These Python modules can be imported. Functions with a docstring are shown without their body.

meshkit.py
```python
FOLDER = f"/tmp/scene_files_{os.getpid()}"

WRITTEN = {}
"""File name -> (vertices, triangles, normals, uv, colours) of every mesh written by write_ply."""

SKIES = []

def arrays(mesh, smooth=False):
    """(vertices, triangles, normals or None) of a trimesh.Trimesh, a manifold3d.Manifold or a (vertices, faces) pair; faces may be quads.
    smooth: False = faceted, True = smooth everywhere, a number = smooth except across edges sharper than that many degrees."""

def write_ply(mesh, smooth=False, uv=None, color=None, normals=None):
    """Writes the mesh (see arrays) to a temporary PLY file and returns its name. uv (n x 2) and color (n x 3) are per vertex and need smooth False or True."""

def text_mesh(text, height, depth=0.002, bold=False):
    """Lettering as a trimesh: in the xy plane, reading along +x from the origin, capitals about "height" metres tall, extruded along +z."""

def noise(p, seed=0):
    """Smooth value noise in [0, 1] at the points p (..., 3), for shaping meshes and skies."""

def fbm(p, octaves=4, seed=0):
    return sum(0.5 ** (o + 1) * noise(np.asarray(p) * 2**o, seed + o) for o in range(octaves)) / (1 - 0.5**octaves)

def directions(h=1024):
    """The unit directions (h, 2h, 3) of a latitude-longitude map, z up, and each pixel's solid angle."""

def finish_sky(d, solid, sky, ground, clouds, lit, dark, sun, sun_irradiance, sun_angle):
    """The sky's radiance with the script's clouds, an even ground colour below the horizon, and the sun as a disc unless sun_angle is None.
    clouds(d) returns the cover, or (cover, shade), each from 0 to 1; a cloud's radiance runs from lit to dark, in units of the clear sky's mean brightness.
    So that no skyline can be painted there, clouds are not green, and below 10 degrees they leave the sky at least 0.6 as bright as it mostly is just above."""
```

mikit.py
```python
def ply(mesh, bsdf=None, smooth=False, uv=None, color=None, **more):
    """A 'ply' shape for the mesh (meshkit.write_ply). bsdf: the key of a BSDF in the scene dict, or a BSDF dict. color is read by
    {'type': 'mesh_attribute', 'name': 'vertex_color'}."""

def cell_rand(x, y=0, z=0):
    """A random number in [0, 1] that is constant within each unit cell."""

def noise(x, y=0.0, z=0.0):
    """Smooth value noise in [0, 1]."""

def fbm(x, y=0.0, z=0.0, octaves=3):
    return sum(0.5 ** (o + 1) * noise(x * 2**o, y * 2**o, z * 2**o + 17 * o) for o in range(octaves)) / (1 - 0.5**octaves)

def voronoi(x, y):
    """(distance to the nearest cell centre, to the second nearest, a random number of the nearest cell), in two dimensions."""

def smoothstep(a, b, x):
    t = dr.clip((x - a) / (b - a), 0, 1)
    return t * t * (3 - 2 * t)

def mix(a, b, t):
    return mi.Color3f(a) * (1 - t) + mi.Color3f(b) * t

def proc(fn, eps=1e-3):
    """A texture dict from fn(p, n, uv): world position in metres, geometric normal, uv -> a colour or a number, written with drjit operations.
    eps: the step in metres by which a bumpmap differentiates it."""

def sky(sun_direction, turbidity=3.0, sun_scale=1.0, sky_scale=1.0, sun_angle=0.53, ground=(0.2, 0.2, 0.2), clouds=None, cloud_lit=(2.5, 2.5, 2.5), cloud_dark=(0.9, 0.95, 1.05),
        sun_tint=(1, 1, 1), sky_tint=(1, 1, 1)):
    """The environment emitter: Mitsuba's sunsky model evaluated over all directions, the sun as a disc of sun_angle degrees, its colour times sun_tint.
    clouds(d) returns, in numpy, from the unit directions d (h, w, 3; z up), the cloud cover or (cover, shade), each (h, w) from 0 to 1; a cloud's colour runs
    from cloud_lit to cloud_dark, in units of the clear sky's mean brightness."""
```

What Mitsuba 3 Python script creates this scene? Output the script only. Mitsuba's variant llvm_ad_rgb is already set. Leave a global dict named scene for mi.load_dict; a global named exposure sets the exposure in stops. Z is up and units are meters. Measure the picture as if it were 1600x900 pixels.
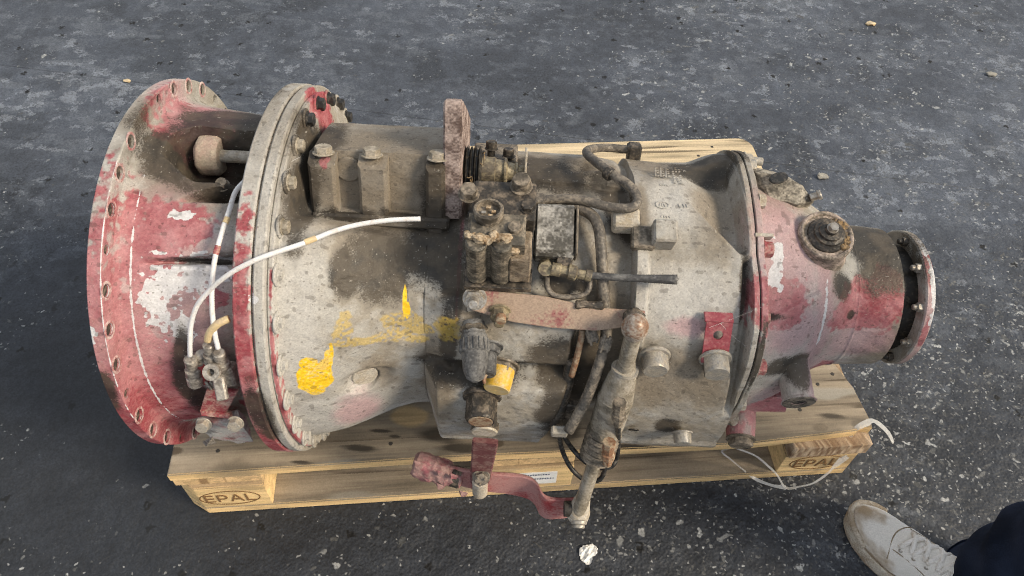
import math, numpy as np, trimesh, manifold3d as m3, drjit as dr, mitsuba as mi, mikit, meshkit
from mikit import noise, fbm, voronoi, smoothstep, mix, cell_rand, ply, proc

T = mi.ScalarTransform4f
scene, labels = {'type': 'scene'}, {}
# ---------------------------------------------------------------- camera, light, exposure
scene['camera'] = {'type': 'perspective', 'fov': 68.4, 'fov_axis': 'x', 'near_clip': 0.05, 'far_clip': 300.0,
    'to_world': T().look_at(origin=[0.4973, -0.7382, 1.3009], target=[0.4980, -0.1060, 0.5261], up=[-0.04838, 0.77392, 0.63143])}
scene['sky'] = mikit.sky((0.74, -0.30, 0.62), turbidity=3, sun_scale=0.3, sun_angle=17, clouds=lambda d: np.ones(d.shape[:2]),
    cloud_lit=(.70, .735, .78), sun_tint=(.93, .985, 1.06), ground=(0.1, 0.1, 0.1))
exposure = 3.5

ZC = 0.4189            # height of the gearbox axis; x runs along it, y away from the viewer
rng = np.random.default_rng(7)
# ---------------------------------------------------------------- helpers
def uniq(key):
    if key not in scene: return key
    i = 1
    while f'{key}_{i:03d}' in scene: i += 1
    return f'{key}_{i:03d}'
def add(key, mesh, bsdf, smooth=35, to=None, **kw):
    key = uniq(key)
    d = ply(mesh, bsdf, smooth, **kw) if not isinstance(mesh, dict) else dict(mesh)
    if to is not None: d['to_world'] = T(to)
    scene[key] = d
    return key
def unit(v):
    v = np.asarray(v, float); return v / np.linalg.norm(v)
def radial(a):
    a = math.radians(a); return np.array([0, -math.cos(a), math.sin(a)])
def on(x, a, R):
    return np.array([x, 0, ZC]) + R * radial(a)
def loc(x, a, R, spin=0):
    """frame on the gearbox axis: X along the axis, Y up round it, Z outwards"""
    z = radial(a); X = np.array([1.0, 0, 0]); Y = np.cross(z, X)
    m = np.eye(4); m[:3, 0], m[:3, 1], m[:3, 2], m[:3, 3] = X, Y, z, on(x, a, R)
    if spin: m = m @ trimesh.transformations.rotation_matrix(math.radians(spin), [0, 0, 1])
    return m
def axis(pos, z, spin=0, hint=(1, 0, 0)):
    z = unit(z); h = np.array(hint, float)
    if abs(h @ z) > .95: h = np.array([0, 0, 1.0])
    X = unit(h - (h @ z) * z); m = np.eye(4)
    m[:3, 0], m[:3, 1], m[:3, 2], m[:3, 3] = X, np.cross(z, X), z, pos
    if spin: m = m @ trimesh.transformations.rotation_matrix(math.radians(spin), [0, 0, 1])
    return m
def hull(p): return trimesh.convex.convex_hull(np.asarray(p, float))
def rbox(lo, hi, c=.002):
    lo, hi = np.minimum(lo, hi).astype(float), np.maximum(lo, hi).astype(float)
    pts = []
    for s in np.ndindex(2, 2, 2):
        for k in range(3):
            q = [(lo[i] if s[i] == 0 else hi[i]) for i in range(3)]
            for i in range(3):
                if i != k: q[i] += c if s[i] == 0 else -c
            pts.append(q)
    return hull(pts)
def box_c(c, s, ch=.002):
    c, s = np.array(c, float), np.array(s, float) / 2
    return rbox(c - s, c + s, ch)
def lathe(prof, n=32):
    """(r, z) outline turned round z"""
    prof = np.asarray(prof, float); t = np.linspace(0, 2 * np.pi, n, endpoint=False)
    v = np.stack([prof[:, 0][:, None] * np.cos(t), prof[:, 0][:, None] * np.sin(t), np.repeat(prof[:, 1][:, None], n, 1)], -1).reshape(-1, 3)
    f = []
    for i in range(len(prof) - 1):
        for j in range(n):
            a, b = i * n + j, i * n + (j + 1) % n
            f += [[a, b, b + n], [a, b + n, a + n]]
    m = trimesh.Trimesh(v, f, process=True)
    m.update_faces(m.nondegenerate_faces())
    if prof[-1, 1] < prof[0, 1]: m.invert()
    return m
def rod(r, h, c=.001, n=24):
    return lathe([(0, 0), (r - c, 0), (r, c), (r, h - c), (r - c, h), (0, h)], n)
def hexhead(r, h, washer=True, flat=False):
    """bolt head standing on z=0: washer, six flats, chamfered rim"""
    z0 = .14 * r if washer else 0
    a = np.arange(6) * np.pi / 3; b = np.arange(24) * np.pi / 12
    pts = [(r * math.cos(t), r * math.sin(t), z0) for t in a] + [(r * math.cos(t), r * math.sin(t), z0 + h * .88) for t in a]
    pts += [(.87 * r * math.cos(t), .87 * r * math.sin(t), z0 + h) for t in b]
    m = hull(pts)
    return trimesh.util.concatenate([rod(1.22 * r, z0 + .0004, .0004), m]) if washer else m
def spline(pts, n=10):
    p = np.asarray(pts, float); p = np.vstack([2 * p[0] - p[1], p, 2 * p[-1] - p[-2]]); out = []
    for i in range(1, len(p) - 2):
        t = np.linspace(0, 1, n, endpoint=False)[:, None]
        a, b, c, d = p[i - 1:i + 3]
        out.append(.5 * (2 * b + (c - a) * t + (2 * a - 5 * b + 4 * c - d) * t**2 + (3 * b - a - 3 * c + d) * t**3))
    return np.vstack(out + [p[-2:-1]])
def tube(pts, r, sides=12, n=10, sp=True):
    p = spline(pts, n) if sp else np.asarray(pts, float)
    r = np.broadcast_to(r, (len(p),)) if np.ndim(r) == 0 else np.interp(np.linspace(0, 1, len(p)), np.linspace(0, 1, len(r)), r)
    t = np.gradient(p, axis=0); t /= np.linalg.norm(t, axis=1, keepdims=True)
    a = np.cross(t[0], [.3, .2, .9]); rings = []
    for i in range(len(p)):
        a = unit(a - (a @ t[i]) * t[i]); b = np.cross(t[i], a); w = np.arange(sides) * 2 * np.pi / sides
        rings.append(p[i] + r[i] * (np.cos(w)[:, None] * a + np.sin(w)[:, None] * b))
    v = np.vstack(rings + [p[:1], p[-1:]]); f = []; k = len(p)
    for i in range(k - 1):
        for j in range(sides):
            q, s = i * sides + j, i * sides + (j + 1) % sides
            f += [[q, s, s + sides], [q, s + sides, q + sides]]
    for j in range(sides):
        f += [[k * sides, (j + 1) % sides, j], [k * sides + 1, (k - 1) * sides + j, (k - 1) * sides + (j + 1) % sides]]
    return trimesh.Trimesh(v, f, process=False)
def sweep(path, w, nrm, wid, th):
    """flat bar along a path; w: width direction, nrm: face normal per point"""
    p = np.asarray(path, float); v, f = [], []
    w = np.broadcast_to(np.asarray(w, float), p.shape); nrm = np.broadcast_to(np.asarray(nrm, float), p.shape)
    wid = np.broadcast_to(wid, (len(p),)); c = th * .25
    prof = [(-.5, -.5, 1, 0), (.5, -.5, -1, 0), (.5, -.5, 0, 1), (.5, .5, 0, -1), (.5, .5, -1, 0), (-.5, .5, 1, 0), (-.5, .5, 0, -1), (-.5, -.5, 0, 1)]
    for i in range(len(p)):
        for a, b, ca, cb in prof:
            v.append(p[i] + w[i] * (a * wid[i] + ca * c) + nrm[i] * (b * th + cb * c))
    n = 8
    for i in range(len(p) - 1):
        for j in range(n):
            q, s = i * n + j, i * n + (j + 1) % n
            f += [[q, s, s + n], [q, s + n, q + n]]
    for j in range(1, n - 1):
        f += [[0, j + 1, j], [(len(p) - 1) * n, (len(p) - 1) * n + j, (len(p) - 1) * n + j + 1]]
    m = trimesh.Trimesh(v, f, process=False)
    if m.volume < 0: m.invert()
    return m
def plate(poly, th, c=.001):
    """outline in xy, extruded along z, with a small chamfer"""
    cs = m3.CrossSection([np.asarray(poly, float)], m3.FillRule.Positive if trimesh.path.polygons.Polygon(poly).exterior.is_ccw else m3.FillRule.Negative)
    body = cs.extrude(th - 2 * c).translate((0, 0, c))
    s = cs.offset(-c, m3.JoinType.Miter)
    m = (body + s.extrude(th)).to_mesh()
    return trimesh.Trimesh(m.vert_properties[:, :3], m.tri_verts, process=True)
def tf(mesh, m):
    mesh = mesh.copy(); mesh.apply_transform(m); return mesh
cat = trimesh.util.concatenate
def rough(mesh, edge, amp, freq, seed=0):
    """subdivided and pushed about by noise: crusted or cast skin"""
    v, f = trimesh.remesh.subdivide_to_size(mesh.vertices, mesh.faces, edge)
    m = trimesh.Trimesh(v, f, process=True); n = m.vertex_normals
    d = meshkit.fbm(m.vertices * freq + 5, 3, seed) - .5
    m.vertices = m.vertices + n * (d * 2 * amp)[:, None]
    return m
def ss(a, b, x):
    t = np.clip((x - a) / (b - a), 0, 1); return t * t * (3 - 2 * t)
def band(x, a, b, s):
    return ss(a - s, a + s, x) * (1 - ss(b - s, b + s, x))

# ---------------------------------------------------------------- materials
def C3(r, g, b): return mi.Color3f(r, g, b)
def lin(r, g, b):
    return [((v / 255 + .055) / 1.055) ** 2.4 if v > 10 else v / 255 / 12.92 for v in (r, g, b)]
def mat(name, color, rough=.6, bump=None, metallic=0.0, spec=.4, eps=4e-4, **kw):
    b = {'type': 'principled', 'base_color': color if isinstance(color, dict) else {'type': 'rgb', 'value': list(color)}, 'roughness': rough, 'metallic': metallic, 'specular': spec, **kw}
    if bump: b = {'type': 'bumpmap', 'tex': proc(bump, eps), 'scale': 1.0, 'bsdf': b}
    scene[name] = {'type': 'twosided', 'bsdf': b}
    return name

# paint, dust, oil and some painted shade on the castings: (x, angle, half length in x, half width in degrees)
RED = [(.006, 2, .030, 66), (0.079,61.1467,0.0482,8.3122), (0.0531,45.8565,0.0264,11.4966), (0.0398,28.3092,0.0239,17.7317), (0.054,11.9563,0.0375,19.6673), (0.1345,38.9455,0.0142,3.1897), (0.0447,-7.99,0.0637,15.4705), (0.0604,109.0254,0.0487,13.6655), (0.0372,95.6568,0.0199,3.8466),
    (.1805, 6, .0145, 56), (.2135, 4, .0032, 40), (0.163,-9.8853,0.0271,11.5932), (0.2206,115.8275,0.015,8.9919),
    (0.8391,46.4053,0.0483,12.7128), (0.9964,43.9938,0.0532,21.1322), (0.9561,36.2307,0.03,10.6229), (1.0185,59.3653,0.0214,15.344), (1.084, 75, .007, 22), (1.082, 20, .005, 14), (0.7962,48.7276,0.0079,5.4552), (.90, -22, .06, 14), (.835, -32, .03, 14), (0.9539,-23.2688,0.0202,15.689),
    (.4295, 62, .0022, 30), (.4055, 100, .004, 14), (0.2585,81.9539,0.0063,2.1135), (0.0578,51.577,0.0388,13.4013), (0.032,63.6448,0.0153,7.4081)]
PINK = [(0.0705,38.5089,0.0704,32.7347), (0.8525,66.2938,0.0506,32.1192), (0.8682,35.0521,0.0499,11.8447), (0.9169,29.6062,0.0255,32.65), (0.9886,15.1859,0.0532,19.693), (0.7224,35.7016,0.0258,3.7694), (.4295, 80, .003, 40), (.9, -15, .07, 22), (0.0624,113.0664,0.066,12.9693), (0.0916,94.1389,0.0199,13.8692), (0.2928,-11.3292,0.0274,12.8824), (1.082, 40, .006, 60), (0.914,59.5664,0.0137,28.2576)]
LIGHT = [(0.8709,22.6107,0.0672,21.5941), (0.9836,8.4304,0.0534,32.7445), (.01, 95, .03, 32), (0.2321,31.4518,0.0352,43.9932), (0.2643,-4.1867,0.0705,20.3564), (0.1004,41.5735,0.0469,9.805), (0.1785,63.5786,0.0164,29.4847), (0.2011,69.0182,0.0226,34.0943), (0.7098,85.304,0.0464,15.2843), (0.724,43.1141,0.0642,13.7796), (0.6619,49.0342,0.0096,18.1239), (0.8397,58.7716,0.0285,9.9832), (0.2252,48.061,0.0197,28.8586), (0.7815,79.5079,0.0116,21.6603), (0.8864,58.7487,0.0221,16.2127), (0.3363,-29.6398,0.0581,11.8069), (0.1302,58.5437,0.0203,5.6233)]
BROWN = [(0.3173,90.5659,0.0975,16.7756), (0.3283,9.6624,0.0287,8.0623), (1.0309,7.9179,0.0356,28.5679), (0.329,83.6262,0.1205,25.2749), (0.7647,86.3228,0.0376,24.9233), (0.5516,103.5212,0.1325,20.6941), (0.6343,78.9989,0.02,18.9065), (0.0905,98.0792,0.0906,24.034), (0.0747,91.6515,0.0498,28.1506), (0.1161,73.6688,0.0476,2.7835), (0.0973,50.5941,0.0626,1.5732), (0.844,91.5964,0.0352,8.8594), (0.7182,15.352,0.0899,11.9465), (0.6185,20.8226,0.0413,36.7547), (0.467,39.6526,0.0482,6.87), (0.4038,9.7461,0.0252,18.776), (0.1104,28.9854,0.0238,12.9977), (0.5346,77.3088,0.0497,11.7473), (0.6604,80.4879,0.0101,12.7962), (0.6879,114.6099,0.0558,12.6367), (0.7503,21.1656,0.0491,3.3612)]  # brown grime, with the shade of the two bell slots painted in
OIL_AND_SHADE = [(0.4724,76.8177,0.058,7.6075), (0.5626,49.8858,0.0325,6.3302), (0.0821,100.3042,0.0504,24.7805), (0.1164,111.9132,0.0585,14.27), (0.4035,75.7758,0.0291,11.8371), (0.4199,52.6035,0.0178,16.8833), (0.1908,6.0146,0.0116,13.0286), (0.43,41.0544,0.0065,9.5156), (0.3348,52.583,0.0404,12.4057), (0.3997,58.5234,0.0456,16.6915), (0.2339,72.492,0.0171,17.3538), (0.0649,81.1446,0.0364,5.9602), (0.0608,88.8224,0.0496,10.6791), (0.1124,108.3217,0.0668,17.0185), (0.0952,98.2366,0.0592,24.1553), (0.1241,74.5957,0.0289,2.2266), (0.1183,50.907,0.0551,1.0164), (.003, 13, .012, 7), (0.0886,21.6534,0.0113,8.5692), (0.081,4.1502,0.0154,16.4425), (0.4457,13.8611,0.0828,3.8502), (0.5031,17.1262,0.0494,2.8349), (0.5078,99.6832,0.0958,14.3031), (0.5908,2.952,0.0376,27.7986), (0.6276,89.312,0.0205,17.6806), (0.7641,114.4205,0.0657,12.0201), (0.7186,-7.7189,0.017,5.4273), (1.0186,92.7501,0.0699,37.6742), (0.985,94.5937,0.0279,28.8239), (0.7912,49.6814,0.0064,13.5555), (0.8112,26.0335,0.004,15.6611), (0.8317,39.4019,0.0232,1.938), (0.9476,55.9719,0.0177,9.1312), (0.9686,35.7592,0.0071,3.9207), (0.8728,15.895,0.0342,4.8079), (0.2421,93.8908,0.0324,13.918), (0.1836,8.6774,0.0131,11.5984), (0.2833,70.2757,0.0402,2.4161), (0.3558,71.3354,0.0323,2.4443), (0.2926,48.5038,0.0209,6.7557), (0.4197,27.1486,0.0114,15.7503), (0.5601,21.0457,0.0329,11.4256), (0.7905,52.9977,0.0072,13.6949), (0.575,-1.8804,0.0343,22.9553), (0.6456,74.1116,0.0132,8.0913), (.62, 95, .03, 8)]  # oil stains, plus painted shade in gaps, slots, bell cavity and flange groove
CHIP = [(.0172, 38, .0005, 30), (.0345, 28, .0012, 40), (0.0009,30.1405,0.0077,2.4935), (0.081,44.2371,0.0281,4.622), (0.1072,48.3669,0.0312,4.2434), (0.0607,36.2411,0.0142,8.0472), (0.0916,28.6288,0.0127,4.2743), (0.8394,56.6941,0.0117,5.7572), (0.8414,67.4936,0.0101,5.467), (0.0898,64.7711,0.0156,1.6208), (0.1298,48.6312,0.0234,3.8977), (1.086, 58, .004, 26), (1.083, 95, .004, 12), (1.0565,4.4643,0.0071,6.3494), (0.9185,36.5145,0.0025,17.5177), (0.196,41.5318,0.0045,1.2785), (0.0683,52.684,0.0093,1.1438)]
YELLOW = [(0.2453,14.5115,0.014,5.5492), (0.2625,13.774,0.0132,3.9669), (0.2518,11.5517,0.0133,4.1614), (0.2659,18.1104,0.0082,3.3645), (0.2716,21.0164,0.0049,3.4566), (0.276,23.9548,0.0024,2.8255), (0.2482,20.6468,0.0113,2.19), (0.2562,17.6475,0.0115,3.1173), (0.3622,39.3677,0.0029,6.1147), (0.3658,36.0569,0.0037,3.467)]
YWORN = [(0.3613,32.1925,0.0245,3.03), (0.29,30.9416,0.0106,4.4233), (0.3147,26.032,0.0361,1.5561), (0.3822,28.8066,0.0197,2.3105), (0.4188,30.9511,0.018,4.3111), (0.2931,35.6074,0.0081,1.9053), (0.3521,26.8242,0.0181,2.078), (0.3782,24.5991,0.0148,1.6037)]


def polar(p):
    return p.x, dr.atan2(p.z - ZC, -p.y) * (180 / math.pi)
def layer(col, x, a, w, blobs, c, soft, amp):
    m = mi.Float(0)
    for bx, ba, rx, ra in blobs:
        d = dr.sqrt(dr.square((x - bx) / rx) + dr.square((a - ba) / ra))
        m = dr.maximum(m, 1 - smoothstep(1 - soft, 1 + soft, d + amp * w))
    return m
def case_color(p, n, uv):
    x, a = polar(p)
    w1 = fbm(p.x * 38, p.y * 38, p.z * 38, 4) - .5
    w2 = fbm(p.x * 130 + 9, p.y * 130, p.z * 130, 3) - .5
    w0 = fbm(p.x * 11 + 4, p.y * 11, p.z * 11, 4) - .5
    g = noise(p.x * 700, p.y * 700, p.z * 700)
    g2 = noise(p.x * 330 + 3, p.y * 330, p.z * 330)
    col = mix((.275, .25, .212), (.345, .335, .312), smoothstep(-.14, .18, w1 + .4 * w2 + .3 * w0))
    col = mix(col, (.43, .42, .40), layer(None, x, a, w1, LIGHT, None, .55, .9) * .85)
    film = smoothstep(.02, .20, w0 + .35 * w1)                       # a thin uneven film of oily dust
    col = mix(col, (.20, .172, .135), film * .45)
    col = mix(col, (.165, .135, .10), layer(None, x, a, w1, BROWN, None, .55, .9) * .80)
    red = layer(None, x, a, w1 * .5 + w2 * .8, RED, None, .14, 1.15)
    rc = mix((.265, .040, .056), (.385, .150, .165), smoothstep(-.16, .22, w1 - w2 * .5 + .5 * w0))
    rc = mix(rc, (.40, .31, .28), .20 * g2 + .22 * smoothstep(.05, .25, w0 + w2 * .5))
    col = mix(col, rc, red)
    pk = layer(None, x, a, w1 * .5 + w2 * .5, PINK, None, .45, .8)
    col = mix(col, (.43, .265, .285), pk * (.70 - .42 * red))
    col = mix(col, (.56, .56, .575), layer(None, x, a, w1 * .5 + w2 * 1.6, CHIP, None, .06, 1.6))
    oil = layer(None, x, a, w1 + .5 * w2, OIL_AND_SHADE, None, .5, 1.0)  # real oil together with the shade painted into gaps and recesses
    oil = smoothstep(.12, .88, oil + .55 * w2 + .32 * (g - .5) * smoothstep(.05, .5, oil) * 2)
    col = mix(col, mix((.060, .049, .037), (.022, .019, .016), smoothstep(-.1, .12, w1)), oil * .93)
    # yellow marking paint
    yel = layer(None, x, a, w2, YELLOW, None, .09, .45) * (1 - .30 * smoothstep(.62, .80, g2 * .6 + w1 + .3))
    col = mix(col, mix((.72, .43, .012), (.80, .56, .03), g2), yel)
    yw = layer(None, x, a, w1 + w2, YWORN, None, .2, 1.0) * smoothstep(.30, .50, g2 * .6 + w1 * .8 + .25)
    col = mix(col, (.44, .31, .06), yw * .62)
    # grime grain and pale specks
    col = col * (.82 + .36 * g * (.6 + .8 * g2))
    sp = smoothstep(.86, .93, noise(p.x * 420 + 31, p.y * 420, p.z * 420))
    col = mix(col, (.46, .43, .38), sp * .4)
    dk = smoothstep(.82, .91, noise(p.x * 300 + 61, p.y * 300 + 7, p.z * 300)) + .8 * smoothstep(.78, .86, noise(p.x * 140 + 6, p.y * 140 + 7, p.z * 140))
    return mix(col, (.055, .045, .036), dr.clip(dk, 0, 1) * .5)
def cast_bump(p, n, uv):
    return .0011 * fbm(p.x * 260, p.y * 260, p.z * 260, 3) + .0022 * noise(p.x * 75, p.y * 75, p.z * 75)
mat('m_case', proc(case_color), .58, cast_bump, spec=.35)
def dirty(base, dust, amount, freq=90, grain=.45, oil=0.0):
    def fn(p, n, uv):
        w = fbm(p.x * freq, p.y * freq, p.z * freq, 4) * .72 + .28 * noise(p.x * 420 + 11, p.y * 420, p.z * 420)
        g = noise(p.x * 650, p.y * 650, p.z * 650)
        c = mix(base, dust, dr.clip(smoothstep(.56 - amount * .5, .92 - amount * .5, w), 0, 1))
        if oil: c = mix(c, (.02, .018, .015), smoothstep(.58, .72, fbm(p.x * 60 + 7, p.y * 60, p.z * 60, 3)) * oil)
        return c * (1 - grain / 2 + grain * g)
    return proc(fn)
def fine_bump(p, n, uv): return .0007 * fbm(p.x * 320, p.y * 320, p.z * 320, 3)
mat('m_red', dirty((.27, .055, .065), (.40, .27, .23), .45), .5, fine_bump)
mat('m_redclean', dirty((.33, .05, .05), (.42, .2, .18), .12), .42, fine_bump)
mat('m_reddust', dirty((.21, .06, .065), (.315, .235, .18), .78, 34), .5, fine_bump)
mat('m_redbrown', dirty((.115, .042, .045), (.20, .12, .11), .35, 90, .3), .4, fine_bump)
mat('m_tab', dirty((.27, .055, .07), (.36, .16, .16), .3, 90, .3), .45, fine_bump)
mat('m_barred', dirty((.30, .045, .05), (.40, .21, .20), .62, 30, .3), .42, fine_bump)
mat('m_steel', dirty((.30, .29, .27), (.40, .36, .30), .5, 120), .42, fine_bump, metallic=.25)
mat('m_dusty', dirty((.34, .29, .22), (.42, .39, .34), .5, 100, .5), .6, fine_bump)
mat('m_dark', dirty((.035, .031, .027), (.16, .13, .10), .30, 110, .6), .45, fine_bump)
mat('m_grime', dirty((.10, .085, .066), (.25, .21, .165), .42, 110, .6, .7), .5, fine_bump)
mat('m_valve', dirty((.080, .072, .058), (.235, .20, .155), .36, 80, .6, .8), .45, cast_bump)
mat('m_rust', dirty((.20, .105, .06), (.34, .27, .19), .45, 120), .55, fine_bump)
mat('m_brass', dirty((.33, .28, .185), (.13, .11, .085), .52, 120), .42, fine_bump, metallic=.3)
mat('m_boltdirty', dirty((.20, .175, .135), (.36, .32, .26), .5, 120), .5, fine_bump)
mat('m_ball', dirty((.42, .38, .33), (.22, .13, .085), .5, 70), .48, metallic=.2)
mat('m_bright', dirty((.42, .40, .37), (.30, .26, .21), .45, 150), .3, metallic=.6)
mat('m_pipe', dirty((.085, .076, .066), (.22, .19, .155), .40, 120, .5), .5, fine_bump)
mat('m_black', dirty((.018, .018, .018), (.09, .08, .07), .25, 150, .4), .4)
mat('m_rubber', dirty((.055, .055, .057), (.15, .148, .145), .45, 60, .5), .55, fine_bump)
mat('m_cap', dirty((.58, .36, .045), (.50, .40, .22), .35, 120, .3), .45)
mat('m_capend', dirty((.62, .45, .19), (.60, .48, .28), .3, 120, .2), .5)
mat('m_hose', dirty((.68, .68, .69), (.55, .48, .42), .1, 60, .12), .35)
mat('m_hoseold', dirty((.60, .47, .27), (.50, .40, .28), .3, 60, .2), .4)
mat('m_fitting', dirty((.40, .37, .33), (.18, .16, .14), .45, 150), .4, metallic=.3)
mat('m_crust', dirty((.20, .13, .07), (.42, .34, .24), .5, 200, .9, .6), .8)
mat('m_floss', dirty((.30, .20, .10), (.10, .08, .06), .4, 200), .8)
PYAW = .1176; PAL = np.array([-.0464, -.2274])
def pal_xy(p):
    c, s = math.cos(PYAW), math.sin(PYAW); dx, dy = p.x - PAL[0], p.y - PAL[1]
    return c * dx + s * dy, -s * dx + c * dy
FRESH = [(*(0.3317,-0.0913), .036, .022)]
STAIN = [(*(0.3907,-0.1276), .040, .018), (*(0.2852,-0.1223), .020, .0035), (*(0.3127,-0.1318), .010, .003), (*(0.2537,-0.1565), .03, .006), (*(0.425,-0.1474), .05, .012), (*(0.707,-0.13), .05, .006), (*(0.5981,-0.1017), .03, .03), (*(0.1635,-0.1869), .02, .004), (*(1.0742,-0.0506), .03, .006)]
def wood(fresh, worn, along, dirt=.6, grey=.5, stains=False):
    def fn(p, n, uv):
        u, v = pal_xy(p)
        if along == 'y': u, v = v, u
        g = fbm(u * 5, v * 85, p.z * 85, 4)
        f = noise(u * 14 + 5, v * 420, p.z * 420)
        blot = fbm(u * 9, v * 14, p.z * 20 + 3, 4)
        sp = noise(p.x * 600, p.y * 600, p.z * 600)
        side = mix([.72 * k for k in fresh], [1.1 * k for k in fresh], smoothstep(.25, .75, g * .7 + f * .3))
        side = mix(side, [.62 * k for k in worn], smoothstep(.50, .80, blot) * .7)
        top = mix([.5 * k for k in worn], [1.25 * k for k in worn], smoothstep(.25, .75, g * .55 + f * .2 + blot * .25))
        top = mix(top, (.10, .085, .065), smoothstep(.55, .78, blot + .1 * (f - .5)) * dirt)
        top = mix(top, (.34, .32, .28), smoothstep(.58, .75, fbm(u * 7 + 31, v * 22, 2, 3)) * grey)
        if stains:
            f2 = noise(u * 14, v * 260, 3)
            for bx, by, rx, ry in FRESH: top = mix(top, mix((.40, .28, .15), (.58, .43, .24), f2), 1 - smoothstep(.75, 1.1, dr.sqrt(dr.square((p.x - bx) / rx) + dr.square((p.y - by) / ry)) + .5 * (g - .5)))
            for bx, by, rx, ry in STAIN: top = mix(top, (.035, .030, .025), (1 - smoothstep(.5, 1.25, dr.sqrt(dr.square((p.x - bx) / rx) + dr.square((p.y - by) / ry)) + 1.5 * (blot - .5) + 1.1 * (g - .5))) * .85)
        crack = smoothstep(.80, .86, noise(u * 3.2 + 3, v * 120, 5)) * smoothstep(.45, .60, noise(u * 1.6 + 9, v * 30, 2))
        d1, d2, rnd = voronoi(u * 5 + 2, v * 9 + 4); kn = dr.sqrt(dr.square(d1))
        knot = (1 - smoothstep(.05, .085, kn)) * smoothstep(.62, .66, rnd)
        top = mix(top, (.075, .055, .038), dr.maximum(crack * .75, knot * .8)); side = mix(side, (.16, .09, .045), dr.maximum(crack * .5, knot * .7))
        c = mix(side, top, smoothstep(.5, .8, n.z))
        return c * (.86 + .28 * sp)
    return proc(fn)
def wood_bump(along):
    def fn(p, n, uv):
        u, v = pal_xy(p)
        if along == 'y': u, v = v, u
        return .0006 * noise(u * 14, v * 420, p.z * 420) + .0010 * fbm(u * 6, v * 90, p.z * 90, 2)
    return fn
mat('m_wood', wood((.74, .53, .27), (.30, .25, .19), 'x', .75, .75, True), .72, wood_bump('x'), spec=.2)
mat('m_woodlight', wood((.62, .46, .26), (.60, .49, .33), 'x', .15, .1), .7, wood_bump('x'), spec=.2)
mat('m_woody', wood((.62, .44, .24), (.26, .19, .13), 'y', .5, .2), .75, wood_bump('y'), spec=.2)
mat('m_block', wood((.76, .55, .28), (.40, .30, .19), 'x', .3, .1), .72, wood_bump('x'), spec=.2)
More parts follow.
